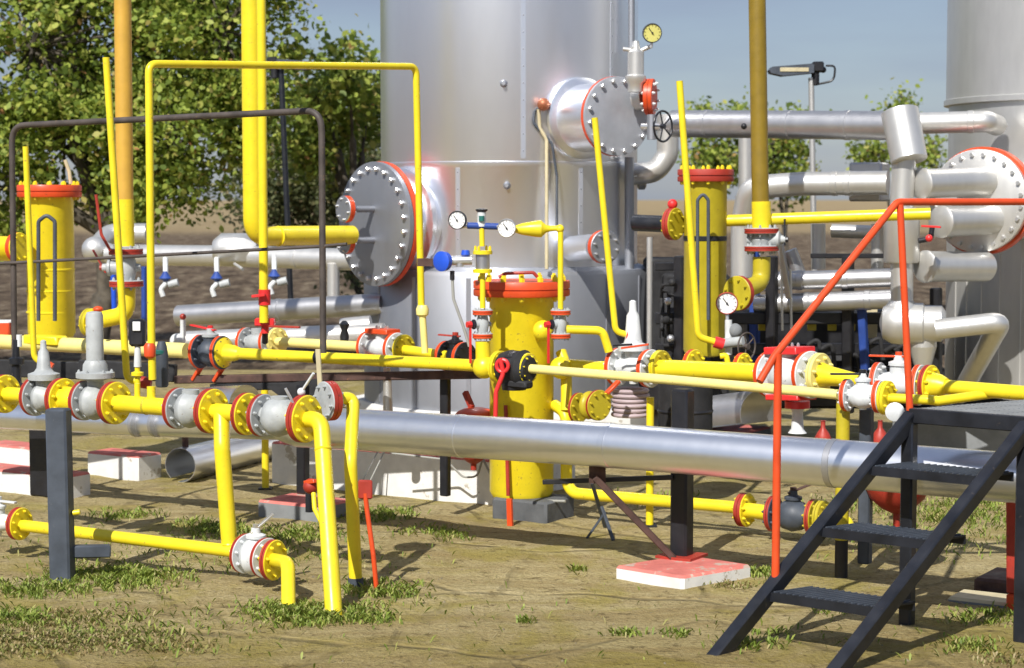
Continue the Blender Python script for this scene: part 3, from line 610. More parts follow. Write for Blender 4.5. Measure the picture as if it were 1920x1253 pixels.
mb = MB(); mb.bar(gq(957, 986) + Z * -.02, P(955, 935, G(957, 986).y), .03, .02, 'orange_red'); single('marker_stake', 'short orange stake in front of the central grey plinth', 'stake', mb, gq(957, 986))
def utube(x0, x1, yt, yb, Y, r=.012): return MB().tube([P(x0, yb, Y), P(x0, yt, Y), P((x0 + x1) / 2, yt - 12, Y), P(x1, yt, Y), P(x1, yb, Y)], r, 'post_grey', .03, 10)
def exl(T):
    for py in (505, 545, 585): T.part('strap', MB().lathe(P(95, py, 11.9), Z, [(.1455, -.006), (.1485, -.004), (.1485, .004), (.1455, .006)], 'yellow', 44))
    T.part('side_nozzle', MB().tube([P(-25, 465, 11.6), P(50, 468, 11.7)], .075, 'yellow', n=20)); T.part('side_flange', MB().disc(P(33, 464, 11.55), V((.85, -.5, 0)), .09, .04, 'yellow', 'orange_red'))
    T.part('lid_pin', MB().tube([P(133, 345, 11.9), P(130, 322, 11.9), P(122, 300, 11.9)], .012, 'tan_paint', n=8))
vessel('yellow filter vessel with red lid at the far left behind the black frame', P(95, 500, 11.9), .145, .84, 1.7 + (372 - 345) / 303, .196, .048, 'orange_red', utube(72, 103, 415, 602, 11.5), 12, extra=exl, bsz=.012)
def exr(T):
    T.part('strap', MB().lathe(P(1322, 447, 11.3), Z, [(.1255, -.015), (.129, -.012), (.129, .012), (.1255, .015)], 'dark_steel', 44))
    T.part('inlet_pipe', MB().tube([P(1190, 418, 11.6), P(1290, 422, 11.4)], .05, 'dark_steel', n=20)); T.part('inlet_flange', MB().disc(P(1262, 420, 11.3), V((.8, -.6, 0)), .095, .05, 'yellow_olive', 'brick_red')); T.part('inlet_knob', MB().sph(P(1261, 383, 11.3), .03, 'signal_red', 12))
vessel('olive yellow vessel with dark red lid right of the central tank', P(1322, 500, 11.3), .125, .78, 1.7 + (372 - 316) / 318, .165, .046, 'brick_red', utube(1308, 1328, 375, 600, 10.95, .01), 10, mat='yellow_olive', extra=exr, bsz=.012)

# ---------------------------------------------------------------- big silver pipe and supports
zc = .595
bp = [G(-60, 768, zc) if 0 else P(-60, 778, 10.75), P(270, 794, 10.15), P(560, 801, 9.6)]
BPT = 'clad_metal'
T = Thing('insulated_pipe', 'thinner silver clad pipe running left behind the front row of valves', 'pipe', bp[0]); T.part('pipe', MB().tube(bp, .068, BPT, .05, 32))
for px in (255, 292): q = row(bp[0], bp[2], px); q.z = P(px, 794, q.y).z; T.part('band', MB().lathe(q, U, [(.069, 0), (.072, .003), (.072, .02), (.069, .023)], 'clad_dull', 32))
T.done()
B0, B1, B2, B3 = P(560, 801, 9.55), P(640, 804, 9.42), P(1130, 834, 8.65), P(1990, 903, 7.5)
T = Thing('insulated_pipe', 'big shiny silver clad pipe crossing the whole foreground behind the stairs', 'pipe', B0)
T.part('pipe', MB().tube([B0, B1, B2, row(B2, B3, 1560), B3], .101, BPT, 0, 56))
T.part('reducer', MB().lathe(B0, (B0 - B1), [(.101, 0), (.069, .12)], BPT, 40))
for px in (1140, 1558, 860):
    q = row(B2, B3, px) if px > 1130 else row(B1, B2, px); d = ((B3 - B2) if px > 1130 else (B2 - B1)).normalized()
    T.part('seam_band', MB().lathe(q, d, [(.1015, 0), (.1035, .002), (.1035, .028), (.1015, .03)], BPT if px != 1558 else 'clad_dull', 56))
T.done()
# pad, post and bracket
pc = (gq(1150, 1075) + gq(1410, 1075)) / 2
e1 = (G(1280, 1103) - G(1152, 1082)); e2 = (G(1410, 1080) - G(1280, 1103)); ctr = (G(1152, 1082) + G(1410, 1080)) / 2
mb = MB(); mb.poly([], [], 'white_paint'); mb.box(V((ctr.x, ctr.y, .01)), e1 / 2, e2 / 2, Z * .042, 'white_paint', 'red_top', .012); single('concrete_pad', 'white concrete pad with red painted top under the black post', 'pad', mb, (ctr.x, ctr.y, 0))
T = Thing('pipe_support', 'black steel post with rusty diagonal brace holding the big silver pipe', 'support', V((ctr.x, ctr.y, .052)))
pt = P(1278, 1050, 8.75); pt.z = .052; p2 = V((pt.x, pt.y, .83))
mb = MB(); mb.bar(pt, p2, .085, .085, 'black', side=U); mb.box(pt + Z * .006, U * .09, W * .09, Z * .006, 'brick_red'); T.part('post', mb)
br = P(1268, 1052, 8.7); T.part('brace', MB().bar(P(1115, 895, 8.7), br, .045, .03, 'rust_brown'))
T.part('gusset', MB().box(P(1120, 888, 8.72), V((.038, 0, 0)), V((0, .01, 0)), Z * .045, 'rust_brown'))
T.part('cross_angle', MB().bar(P(1018, 904, 8.85), P(1262, 895, 8.72), .025, .022, 'black'))
T.done()
# gusset wall / long plinth
pA, pB = G(508, 906), G(928, 948); du = (pB - pA).normalized(); dv = V((-du.y, du.x, 0)); pc = (pA + pB) / 2 + dv * .45
mb = MB(); mb.box(V((pc.x, pc.y, .11)), du * (pB - pA).length / 2, dv * .45, Z * .14, 'white_paint', 'red_top', .012); single('equipment_plinth', 'long white painted concrete plinth with red top below the tank', 'plinth', mb, (pc.x, pc.y, 0))
mb = MB(); mb.tube([P(735, 850, 10.6), P(835, 862, 10.5), P(868, 895, 10.5), P(895, 895, 10.5), P(905, 860, 10.5)], .006, 'cable', .05, 8); mb.tube([P(905, 860, 10.5), P(925, 900, 10.4), P(965, 938, 10.2), P(1060, 940, 10.0)], .007, 'cable', .05, 8)
single('drain_hose', 'thin grey hose sagging in front of the white plinth', 'hose', mb, P(868, 895, 10.5))
for a_ in ((712, 848, 675, 905), (725, 848, 690, 912)): pass
mb = MB(); mb.tube([P(712, 840, 10.9), P(678, 905, 10.75)], .004, 'cable', n=6); mb.tube([P(724, 840, 10.9), P(690, 910, 10.75)], .004, 'cable', n=6); single('cable', 'pair of thin cables leaning on the white plinth', 'cable', mb, P(690, 905, 10.75))

# ---------------------------------------------------------------- front valve row
FA, FB = G(205, 755, .75), G(578, 786, .75); uF = (FB - FA).normalized()
F = lambda px: row(FA, FB, px)
FR = .094
T = Thing('flanged_spool', 'yellow flanged pipe end at the far left edge of the front row', 'pipe', F(20)); mb = MB(); mb.cyl(F(-60), F(50), .036, 'yellow'); T.part('pipe', mb); T.part('flange', MB().disc(F(8), uF, FR, .035, 'yellow', 'brick_red')); T.done()
valve('small grey valve with cone top, leftmost in the front row', F(66), F(100), FR, top='cone', fa='brick_red', ends=(1, 0), bscale=1.2, H=.19, tr=.028, name='relief_valve')
T = Thing('flanged_spool', 'short yellow double flanged spool resting above the dark grey post', 'pipe', F(125)); T.part('pipe', MB().cyl(F(104), F(150), .06, 'yellow')); T.part('flange', MB().disc(F(116), uF, FR * 1.04, .038, 'yellow', 'brick_red')); T.done()
valve('grey relief valve with tall smooth silver cap standing on the front row', F(158), F(201), FR, ends=(1, 0), top='cap', fa='brick_red', H=.235, tr=.041, name='relief_valve', bscale=1.45)
T = Thing('red_cap_fitting', 'small red and yellow cap seen just above the tall silver valve cap', 'fitting', P(180, 580, 11)); T.part('cap', MB().sph(P(184, 580, 11), .03, 'orange_red', 14, sq=.6)); T.part('stem', MB().cyl(P(172, 592, 11), P(172, 580, 11), .018, 'yellow')); T.done()
T = Thing('flanged_spool', 'yellow spool with two small risers right of the tall silver cap', 'pipe', F(260)); T.part('pipe', MB().cyl(F(210), F(318), .040, 'yellow', 28)); T.part('flange', MB().disc(F(214), uF, FR * 1.06, .04, 'yellow', 'brick_red'))
T.part('weld_ring', MB().lathe(F(276), uF, [(.041, -.006), (.043, 0), (.041, .006)], 'yellow_olive', 28))
T.part('riser', MB().cyl(F(258), F(258) + Z * .10, .014, 'yellow')); T.part('riser', MB().cyl(F(284), F(284) + Z * .09, .02, 'yellow')); T.done()
T = valve('grey ball valve without handle in the middle of the front row', F(334), F(382), FR, ends=(1, 0), top='none', fa='brick_red', name='ball_valve', bscale=1.4)
LZ = .17
LV = P(431, 1030, 8.45)
T = Thing('flanged_tee', 'yellow tee pipe with long leg dropping to the low pipe', 'pipe', F(410)); T.part('flange', MB().disc(F(396), uF, FR * 1.07, .04, 'yellow', 'brick_red')); T.part('pipe', MB().cyl(F(396), F(450), .037, 'yellow', 28))
q = F(415); T.part('weld_ring', MB().lathe(LV + Z * .025, Z, [(.0362, -.006), (.039, 0), (.0362, .006)], 'yellow', 28)); T.part('drop_leg', MB().tube([F(402), q + Z * .0, V((LV.x - .03, LV.y, .6)), LV], .036, 'yellow', .08, 28)); T.part('flange', MB().disc(F(462), uF, FR, .03, 'yellow', 'brick_red')); T.done()
valve('grey ball valve with two white levers left of the tall yellow drop pipe', F(492), F(556), FR, ends=(1, 0), top='none', fa='brick_red', name='ball_valve', bscale=1.45)
T = Thing('valve_lever', 'white steel lever and knob on top of the rightmost front valve', 'lever', F(530) + Z * .1)
T.part('lever', MB().bar(P(555, 765, 8.2), P(535, 728, 8.2), .016, .01, 'bright_steel')); mb = MB(); mb.sph(P(565, 735, 8.25), .018, 'white_cast'); mb.tube([P(565, 735, 8.25), P(588, 700, 8.2)], .006, 'white_cast'); T.part('pin', mb); T.done()
ft = gq(627, 1153) - Z * .03
T = Thing('drop_pipe', 'tall yellow elbow pipe dropping from the front row into the ground', 'pipe', ft); T.part('flange', MB().disc(F(570), uF, FR * 1.1, .042, 'yellow', 'brick_red'))
T.part('pipe', MB().tube([F(566), F(602) + Z * .0, ft], .036, 'yellow', .11, 30, seg=10)); wq = (F(602) - Z * .12).lerp(V((ft.x, ft.y, .63)), .16); T.part('weld_ring', MB().lathe(wq, (F(602) - ft), [(.0362, -.005), (.0385, 0), (.0362, .005)], 'yellow', 30)); T.done()
# second drop pipe facing other way
c = P(616, 752, 8.45); nn = V((-.8, -.6, 0)).normalized(); ft2 = gq(667, 1100) - Z * .03
T = Thing('drop_pipe', 'yellow elbow pipe with grey faced flange behind the tallest drop pipe', 'pipe', ft2); T.part('flange', MB().disc(c, nn, .088, .05, 'grey_cast', 'brick_red'))
T.part('pipe', MB().tube([c - nn * .02, c - nn * .13 + Z * .01, V((ft2.x - .02, ft2.y, .55)), ft2 + Z * .06], .029, 'yellow', .09, 24)); T.part('foot_sleeve', MB().cyl(ft2, ft2 + Z * .07, .034, 'post_grey')); T.done()
# low pipe
LA = P(52, 987, 9.0); LB = P(440, 1034, 8.42)
uL = (LB - LA).normalized()
T = Thing('low_pipe', 'low yellow pipe running just above the ground from the left edge', 'pipe', LA); T.part('pipe', MB().tube([P(30, 984, 9.03), P(446, 1035, 8.41)], .028, 'yellow', n=24)); T.part('flange', MB().disc(P(36, 982, 9.02), uL, .078, .035, 'yellow', 'brick_red')); T.done()
valve('silver valve cut by the left edge at ground level', P(-25, 976, 9.1), P(18, 981, 9.05), .075, 'white_cast', 'lever', 'brick_red', H=.1, hm='white_cast', ends=(0, 0), name='ball_valve')
vA, vB = P(460, 1038, 8.35), P(498, 1046, 8.27)
valve('small grey wafer valve with steel lever low beside the bent yellow foot pipe', vA, vB, .088, 'white_cast', 'lever', 'brick_red', th=.022, H=.1, hm='bright_steel', hdir=V((.6, .2, .5)).normalized(), name='ball_valve', bscale=1.5)
ft3 = gq(541, 1148) - Z * .03
T = Thing('foot_pipe', 'short bent yellow pipe curving from the low valve into the ground', 'pipe', ft3); T.part('flange', MB().disc(P(512, 1050, 8.2), uL, .088, .03, 'yellow', 'brick_red'))
T.part('pipe', MB().tube([P(508, 1049, 8.2), P(540, 1056, 8.02), ft3], .030, 'yellow', .09, 24, seg=10)); T.done()
# dark grey post
fp = gq(118, 1090); zt = P(112, 766, fp.y).z; T = Thing('support_post', 'dark grey square post under the left front valves', 'post', fp); T.part('post', MB().bar(fp - Z * .05, V((fp.x - .008, fp.y, zt)), .098, .075, 'post_grey', side=V((1, -.2, 0)))); T.part('foot_arm', MB().bar(P(130, 1034, fp.y + .02), P(208, 1033, fp.y + .05), .05, .055, 'post_grey')); T.part('stud', MB().cyl(P(137, 962, fp.y), P(150, 960, fp.y), .012, 'yellow')); T.done()
# risers, U loop, sticks
uz = 2.37
a0 = F(286) + Z * .06
T = Thing('loop_pipe', 'tall thin yellow pipe arch reaching from the front row to the tank side', 'pipe', a0)
tl = P(279, 120, a0.y); rb = P(797, 662, 10.02); tr_ = P(780, 125, 10.02)
T.part('pipe', MB().tube([P(286, 712, a0.y), P(284, 640, a0.y), tl, tr_, P(790, 575, 10.02)], .018, 'yellow', .045, 16)); T.part('lower_leg', MB().tube([P(791, 575, 10.02), rb], .018, 'yellow_pale', n=16)); T.part('union', MB().lathe(P(792, 583, 10.02), Z, [(.02, -.03), (.032, -.02), (.034, .01), (.024, .03)], 'yellow_pale', 16)); T.part('red_cock', MB().lathe(P(281, 668, a0.y - .01), Z, [(.015, -.01), (.026, 0), (.028, .045), (.018, .06)], 'orange_red', 14)); T.done()
def stick(label, pts, Y, r, red, m='yellow'):
    q = [P(x, y, Y) for x, y in pts]; T = Thing('vent_stick', label, 'vent pipe', q[-1], 'thin yellow vent pipes standing on the valve rows')
    T.part('pipe', MB().tube(q, r, m, .05, 14)); d = (q[-1] - q[-2]).normalized(); T.part('red_coupling', MB().cyl(q[-1] - d * .01, q[-1] + d * .04, r * 1.7, red, 12)); return T.done()
stick('thin yellow vent pipe leaning in front of the ochre pipe', [(199, 108), (238, 712), (268, 717)], 9.2, .017, 'brick_red')
stick('thin yellow vent pipe in front of the far left yellow vessel', [(48, 275), (64, 672), (84, 683)], 9.6, .015, 'orange_red')
stick('thin yellow vent pipe crossing the upper manhole of the tank', [(1115, 221), (1154, 622), (1178, 628)], 9.85, .0165, 'orange_red')
stick('thin yellow vent pipe in front of the olive yellow vessel', [(1274, 152), (1309, 632), (1343, 642)], 10.1, .018, 'signal_red')
# ochre vertical pipe left and big yellow vertical
T = Thing('vent_pipe', 'tall upright pipe, ochre above and yellow below, left of the loop', 'pipe', P(235, 470, 11.3)); T.part('upper_pipe', MB().tube([P(229, -90, 11.3), P(234, 375, 11.3)], .05, 'ochre', n=28)); T.part('lower_pipe', MB().tube([P(234, 374, 11.3), P(236, 462, 11.3)], .051, 'yellow', n=28))
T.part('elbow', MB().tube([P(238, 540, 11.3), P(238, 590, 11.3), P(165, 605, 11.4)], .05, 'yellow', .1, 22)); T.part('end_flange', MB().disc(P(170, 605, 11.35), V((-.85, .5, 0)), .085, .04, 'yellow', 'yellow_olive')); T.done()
valve('grey valve between dark red flanges below the ochre upright pipe', P(237, 532, 11.3), P(236, 472, 11.3), .1, 'grey_cast', 'lever', 'brick_red', up=V((-1, 0, .0)), th=.04, H=.12, hm='brick_red', hdir=V((-.5, 0, .9)).normalized(), name='ball_valve')
mb = MB(); mb.tube([P(207, 470, 11.2), P(190, 440, 11.2), P(180, 365, 11.2)], .009, 'brick_red', .05, 8); single('lever_rod', 'thin dark red rod rising beside the far left yellow vessel', 'rod', mb, P(207, 470, 11.2))
T = Thing('gas_pipe', 'thick yellow pipe coming down and bending right to the big manhole', 'pipe', P(470, 450, 11.9)); T.part('pipe', MB().tube([P(470, -90, 11.9), P(475, 443, 11.9), P(660, 441, 12.6)], .062, 'yellow', .12, 30, seg=12)); T.part('welded_seam', MB().lathe(P(520, 443, 12.05), P(660, 441, 12.6) - P(475, 443, 11.9), [(.0625, 0), (.065, .003), (.0625, .008)], 'yellow', 30)); T.done()
T = Thing('vent_pipe', 'slim yellow upright pipe in front of the thick one, ending in a red cock', 'pipe', P(495, 600, 10.8)); T.part('pipe', MB().tube([P(489, -90, 10.8), P(495, 605, 10.8)], .0255, 'yellow', n=20))
mb = MB(); mb.cyl(P(496, 572, 10.8), P(496, 543, 10.8), .034, 'signal_red', 14); mb.bar(P(472, 556, 10.75), P(497, 553, 10.75), .03, .016, 'signal_red'); T.part('red_cock', mb); T.done()
# lamp behind left
def lamp(label, hp, hw, pp, Y, flip):
    T = Thing('floodlight', label, 'lamp', pp[1]); s = -1 if flip else 1
    c = hp; w_ = hw
    mb = MB(); prof = [(-1, -.03), (-.9, .09), (.5, .2), (.62, .17), (.62, -.13), (-.5, -.24), (-.95, -.14)]
    vs = []; fs = []
    for k in (-1, 1):
        for x, z in prof: vs.append(c + V((x * w_ * s, k * w_ * .35, z * w_ * 1.0)))
    n = len(prof); fs = [list(range(n)), [n + i for i in range(n)][::-1]] + [[i, (i + 1) % n, n + (i + 1) % n, n + i] for i in range(n)]
    mb.poly(vs, fs, 'post_grey'); T.part('hood', mb)
    mb = MB(); mb.box(c + V((-.1 * w_ * s, -w_ * .36, -.02 * w_)), V((w_ * .52, 0, 0)), V((0, .004, 0)), Z * w_ * .075, 'tan_paint', bev=.002); T.part('glass', mb)
    mb = MB(); mb.box(c + V((w_ * .8 * s, 0, .02)), V((w_ * .2, 0, 0)), V((0, w_ * .25, 0)), Z * w_ * .19, 'black', bev=.01); mb.cyl(c + V((w_ * .72 * s, 0, 0)), c + V((w_ * .72 * s, 0, -w_ * .55)), .03, 'black'); mb.sph(c + V((w_ * 1.0 * s, 0, 0)), w_ * .12, 'black', 12); T.part('ballast', mb)
    mb = MB(); e = c + V((w_ * 1.1 * s, 0, .03)); mb.tube([e, e + V((w_ * .35 * s, 0, -.0)), e + V((w_ * .3 * s, 0, -w_ * .55)), c + V((w_ * .7 * s, 0, -w_ * .55))], .008, 'black', .06, 8); T.part('cable', mb)
    T.part('pole', MB().tube(pp, .022, 'clad_white' if not flip else 'dark_steel', n=14)); return T.done()
lamp('floodlight on a pale pole against the sky at upper right', P(1492, 131, 14.5), .205, [P(1521, 146, 14.5), P(1527, 520, 14.5)], 14.5, False)
lamp('dark floodlight on a black pole half hidden by the left tree', P(548, 121, 15), .19, [P(527, 130, 15), P(545, 560, 15)], 15, True)
# black pipe frame
T = Thing('guard_frame', 'dark brown pipe guard frame arching over the left valves', 'railing', P(600, 660, 9.4))
T.part('frame', MB().tube([P(28, 720, 10.6), P(22, 236, 10.6), P(603, 207, 9.5), P(606, 662, 9.5)], .0165, 'rail_brown', .10, 16)); T.part('mid_rail', MB().tube([P(-40, 496, 10.6), P(26, 493, 10.58), P(604, 462, 9.5), P(650, 458, 9.45)], .009, 'rail_brown', 0, 10)); T.done()
T = Thing('flat_strap', 'pale upright strap standing right in front of the brown frame leg', 'strap', P(600, 750, 8.9)); T.part('strap', MB().bar(P(596, 655, 8.9), P(602, 752, 8.9), .026, .008, 'tan_paint')); T.done()

# ---------------------------------------------------------------- middle row
MA, MBB = G(430, 662, .84), G(900, 686, .84); uM = (MBB - MA).normalized(); Mr = lambda px: row(MA, MBB, px)
T = Thing('gas_pipe', 'yellow header pipe along the far left of the middle row', 'pipe', P(100, 648, 11.3)); T.part('pipe', MB().tube([P(-60, 638, 11.7), P(350, 658, 10.9)], .044, 'yellow_pale', n=28)); T.part('saddle', MB().box(P(85, 638, 11.4), U * .14, W * .05, Z * .03, 'yellow', bev=.01)); T.done()
valve('lugged steel valve with red flanges and red top lever, left middle row', Mr(375), Mr(415), .095, 'post_grey', 'lever', 'orange_red', th=.026, H=.13, hdir=V((-.85, .4, .15)).normalized(), legs=True, name='ball_valve', topm='grey_cast', bscale=1.25)
T = Thing('gas_pipe', 'long bright yellow pipe from the lugged valve to the central vessel', 'pipe', Mr(430)); T.part('pipe', MB().cyl(Mr(425), Mr(900), .0315, 'yellow', 28)); T.part('cone', MB().lathe(Mr(418), uM, [(.08, 0), (.085, .012), (.05, .03), (.045, .08), (.032, .12)], 'yellow', 28)); T.part('saddle', MB().lathe(Mr(598), uM, [(.033, -.02), (.036, -.018), (.036, .018), (.033, .02)], 'dark_steel', 24)); T.done()
# tee below left riser
T = Thing('flanged_tee', 'yellow cast tee left of the black central valve', 'fitting', P(905, 688, 9.8)); T.part('body', MB().sph(P(908, 688, 9.85), .062, 'yellow', 24)); T.part('neck', MB().cyl(P(906, 690, 9.85), P(905, 640, 9.85), .038, 'yellow', 20)); T.part('side_neck', MB().cyl(P(908, 688, 9.85), P(940, 690, 9.8), .045, 'yellow', 20)); T.done()
c = P(964, 690, 9.6); dM = (P(1585, 740, 8.5) - P(990, 690, 9.55)).normalized()
T = Thing('insulated_valve', 'black wrapped valve in the middle with long dark red handle', 'valve', c)
mb = MB(); mb.lathe(c - dM * .09, dM, [(.05, 0), (.075, .02), (.09, .07), (.085, .12), (.095, .15), (.06, .19)], 'soot', 22); mb.lathe(c, Z, [(.06, -.11), (.07, -.05), (.07, .06), (.03, .085)], 'black', 16); mb.box(P(972, 720, 9.55), dM * .07, W * .04, Z * .02, 'soot', bev=.01); T.part('body', mb)
T.part('flange', MB().disc(P(936, 688, 9.68), dM, .082, .025, 'yellow', 'yellow')); T.part('handle', MB().tube([P(938, 672, 9.5), P(944, 700, 9.5), P(930, 735, 9.5), P(929, 785, 9.5)], .012, 'signal_red', .05, 10)); T.part('handle_hub', MB().torus(P(942, 686, 9.5), V((-.3, -1, 0)), .03, .01, 'signal_red')); T.done()
p0, p1 = P(988, 691, 9.56), P(1572, 740, 8.52)
T = Thing('gas_pipe', 'thin pale yellow pipe running right from the black central valve', 'pipe', p0); T.part('pipe', MB().tube([p0, p0.lerp(p1, .5) + Z * .003, p1], .0225, 'yellow_pale', 0, 22)); T.part('flange', MB().disc(P(988, 691, 9.56), dM, .078, .03, 'yellow', 'yellow')); T.done()
valve('small steel valve with orange flange rims at the right end of the thin pale pipe', P(1588, 741, 8.5), P(1648, 744, 8.42), .072, 'white_cast', 'lever', 'orange_red', th=.025, H=.16, hm='dark_steel', hdir=V((-.9, 0, .0)), name='ball_valve', bscale=1.25)
T = Thing('gas_pipe', 'thin kinked yellow pipe leaving the view behind the stair platform', 'pipe', P(1680, 745, 8.38)); T.part('flange', MB().disc(P(1662, 746, 8.4), dM, .075, .03, 'yellow', 'yellow')); T.part('pipe', MB().tube([P(1662, 746, 8.4), P(1742, 750, 8.3), P(1760, 752, 8.3), P(1860, 738, 8.35), P(1960, 738, 8.3)], .021, 'yellow', .04, 18)); T.part('cap_disc', MB().lathe(P(1678, 772, 8.3), V((-.2, -1, 0)), [(.04, 0), (.042, .012), (.02, .02)], 'white_cast', 18)); T.done()
# rear row (M2)
def vlabel(*a, **k): return valve(*a, **k)
uN = V((.75, -.66, 0)).normalized()
valve('red topped steel valve under the slim yellow upright pipe', P(462, 642, 11.3), P(505, 642, 11.2), .088, 'grey_cast', 'none', 'orange_red', name='ball_valve', th=.028)
T = Thing('valve_actuator', 'red cross shaped actuator with lever below the red cock', 'actuator', P(495, 610, 10.8)); mb = MB(); mb.box(P(497, 604, 10.85), V((.055, 0, 0)), V((0, .04, 0)), Z * .022, 'signal_red', bev=.006); mb.cyl(P(497, 625, 10.85), P(497, 590, 10.85), .022, 'signal_red'); T.part('body', mb); T.part('lever', MB().bar(P(505, 612, 10.8), P(562, 614, 10.7), .02, .012, 'brick_red')); T.part('stem', MB().cyl(P(497, 642, 10.9), P(497, 618, 10.85), .018, 'dark_steel')); T.done()
T = Thing('gas_pipe', 'pale yellow pipe just behind the long bright yellow one', 'pipe', P(525, 640, 11.1)); T.part('pipe', MB().tube([P(518, 641, 11.1), P(690, 651, 10.6)], .028, 'yellow_pale', n=22)); T.part('flange', MB().disc(P(520, 640, 11.1), uN, .08, .02, 'yellow_pale', 'yellow_pale')); T.done()
valve('orange topped valve in front of the tank skirt left of the vessel', P(692, 650, 10.55), P(742, 654, 10.4), .088, 'white_cast', 'box', 'orange_red', name='ball_valve', hm='orange_red', th=.03)
T = Thing('gas_pipe', 'yellow flanged pipe linking the orange topped valve and the next one', 'pipe', P(760, 655, 10.3)); T.part('flange', MB().disc(P(757, 655, 10.35), uN, .08, .025, 'yellow_olive', 'yellow')); T.part('pipe', MB().tube([P(755, 656, 10.35), P(840, 668, 10.1)], .028, 'yellow', n=22)); T.done()
valve('dark valve with red flat lever just left of the central vessel', P(838, 667, 10.15), P(870, 670, 10.05), .08, 'dark_steel', 'lever', 'orange_red', H=.10, hm='brick_red', hdir=V((-.9, .3, .05)), name='ball_valve')
T = Thing('gas_pipe', 'yellow pipe stub leaving the central vessel to the right', 'pipe', P(1075, 684, 10.1)); T.part('pipe', MB().tube([P(1050, 684, 10.15), P(1150, 692, 9.95)], .036, 'yellow', n=24)); T.part('elbow', MB().sph(P(1052, 690, 10.1), .06, 'yellow', 20)); T.done()
valve('grey gate valve with pointed bonnet and red flanges right of the vessel', P(1158, 688, 9.92), P(1218, 691, 9.78), .098, 'white_cast', 'cone', 'orange_red', H=.26, tr=.036, legs=False, th=.032)
T = Thing('valve_lever', 'orange lever crossing in front of the pointed grey bonnet', 'lever', P(1180, 650, 9.6)); T.part('lever', MB().bar(P(1165, 653, 9.65), P(1216, 646, 9.6), .018, .01, 'orange_red')); T.part('rod', MB().tube([P(1150, 648, 9.7), P(1185, 646, 9.65)], .006, 'dark_steel')); T.done()
T = Thing('red_bracket', 'bright orange bent bracket below the pointed grey valve', 'bracket', P(1150, 730, 9.7)); T.part('arm', MB().bar(P(1160, 715, 9.75), P(1137, 738, 9.7), .03, .014, 'orange_red')); T.part('foot', MB().bar(P(1137, 737, 9.7), P(1146, 745, 9.75), .02, .01, 'yellow')); T.done()
T = Thing('gas_pipe', 'thick yellow header with several round flanges behind the pale pipe', 'pipe', P(1240, 690, 9.7)); T.part('pipe', MB().tube([P(1228, 691, 9.75), P(1428, 699, 9.3)], .046, 'yellow', n=30))
for px, py, Y in ((1238, 688, 9.75), (1300, 686, 9.8), (1392, 688, 9.5)): T.part('flange', MB().disc(P(px, py, Y), uN, .085 if px < 1380 else .07, .03, 'yellow' if px > 1240 else 'yellow_olive', 'yellow' if px < 1240 else 'orange_red'))
T.part('elbow_fitting', MB().tube([P(1350, 668, 9.5), P(1362, 666, 9.5), P(1366, 690, 9.5)], .014, 'yellow', .02, 12)); T.done()
valve('big silver valve with red top and bottom plates behind the sloping handrail', P(1446, 702, 9.15), P(1518, 703, 8.95), .112, 'white_cast', 'box', 'orange_red', hm='signal_red', th=.03, bscale=1.35)
T = Thing('gas_pipe', 'yellow reducer cone right of the big red plated valve', 'pipe', P(1545, 702, 8.9)); T.part('flange', MB().disc(P(1536, 702, 8.9), uN, .100, .03, 'yellow_pale', 'yellow_pale')); T.part('cone', MB().tube([P(1536, 702, 8.9), P(1560, 706, 8.85), P(1612, 714, 8.75)], lambda u: .06 - .03 * u, 'yellow', 0, 24)); T.done()
valve('silver valve with orange flanges and red bar handle left of the right header', P(1646, 717, 8.7), P(1722, 722, 8.6), .092, 'white_cast', 'lever', 'orange_red', hm='orange_red', hdir=V((-.9, .3, 0)), H=.14, th=.028)
T = Thing('gas_pipe', 'yellow header pipe leaving the right edge above the platform', 'pipe', P(1745, 720, 8.55)); T.part('flange', MB().disc(P(1742, 721, 8.55), uN, .088, .03, 'yellow', 'brick_red')); T.part('pipe', MB().tube([P(1742, 723, 8.55), P(1990, 743, 8.1)], .032, 'yellow', n=26)); T.part('hub', MB().lathe(P(1745, 722, 8.54), uN, [(.06, 0), (.05, .05), (.035, .08)], 'yellow', 24)); T.done()
# supports under rows: rusty beam and dark posts
T = Thing('skid_beam', 'rusty steel beam under the long bright yellow pipe', 'beam', P(760, 705, 10.1)); T.part('beam', MB().bar(P(330, 712, 10.9), P(905, 702, 9.95), .05, .045, 'rust_brown')); T.part('lower_flange', MB().bar(P(400, 726, 10.8), P(620, 722, 10.4), .07, .04, 'soot'))
T.part('leg', MB().bar(P(835, 700, 10.15), P(835, 930, 10.15), .05, .04, 'black')); T.part('leg', MB().bar(P(568, 722, 10.4), P(568, 925, 10.4), .06, .05, 'black')); T.part('gusset', MB().poly([P(500, 725, 10.4), P(625, 705, 10.4), P(600, 770, 10.4), P(560, 770, 10.4), P(500, 725, 10.46), P(625, 705, 10.46), P(600, 770, 10.46), P(560, 770, 10.46)], [[0, 1, 2, 3], [7, 6, 5, 4], [0, 4, 5, 1], [1, 5, 6, 2], [2, 6, 7, 3], [3, 7, 4, 0]], 'soot')); T.done()
def ypost(label, px, yt, pyb, w_, m='yellow', foot=None, top=None):
    b_ = gq(px, pyb); Y = b_.y; T = Thing('support_post', label, 'post', b_); zt = P(px, yt, Y).z
    if foot: zf = P(px, foot, Y).z; T.part('post', MB().cyl(V((b_.x, Y, zf)), V((b_.x, Y, zt)), w_, m)); T.part('foot', MB().cyl(b_ - Z * .03, V((b_.x, Y, zf)), w_ * .95, 'black'))
    else: T.part('post', MB().cyl(b_ - Z * .03, V((b_.x, Y, zt)), w_, m)); T.part('base_plate', MB().box(b_ + Z * .006, V((w_ * 1.8, 0, 0)), V((0, w_ * 1.8, 0)), Z * .006, 'dark_steel'))
    return T.done()
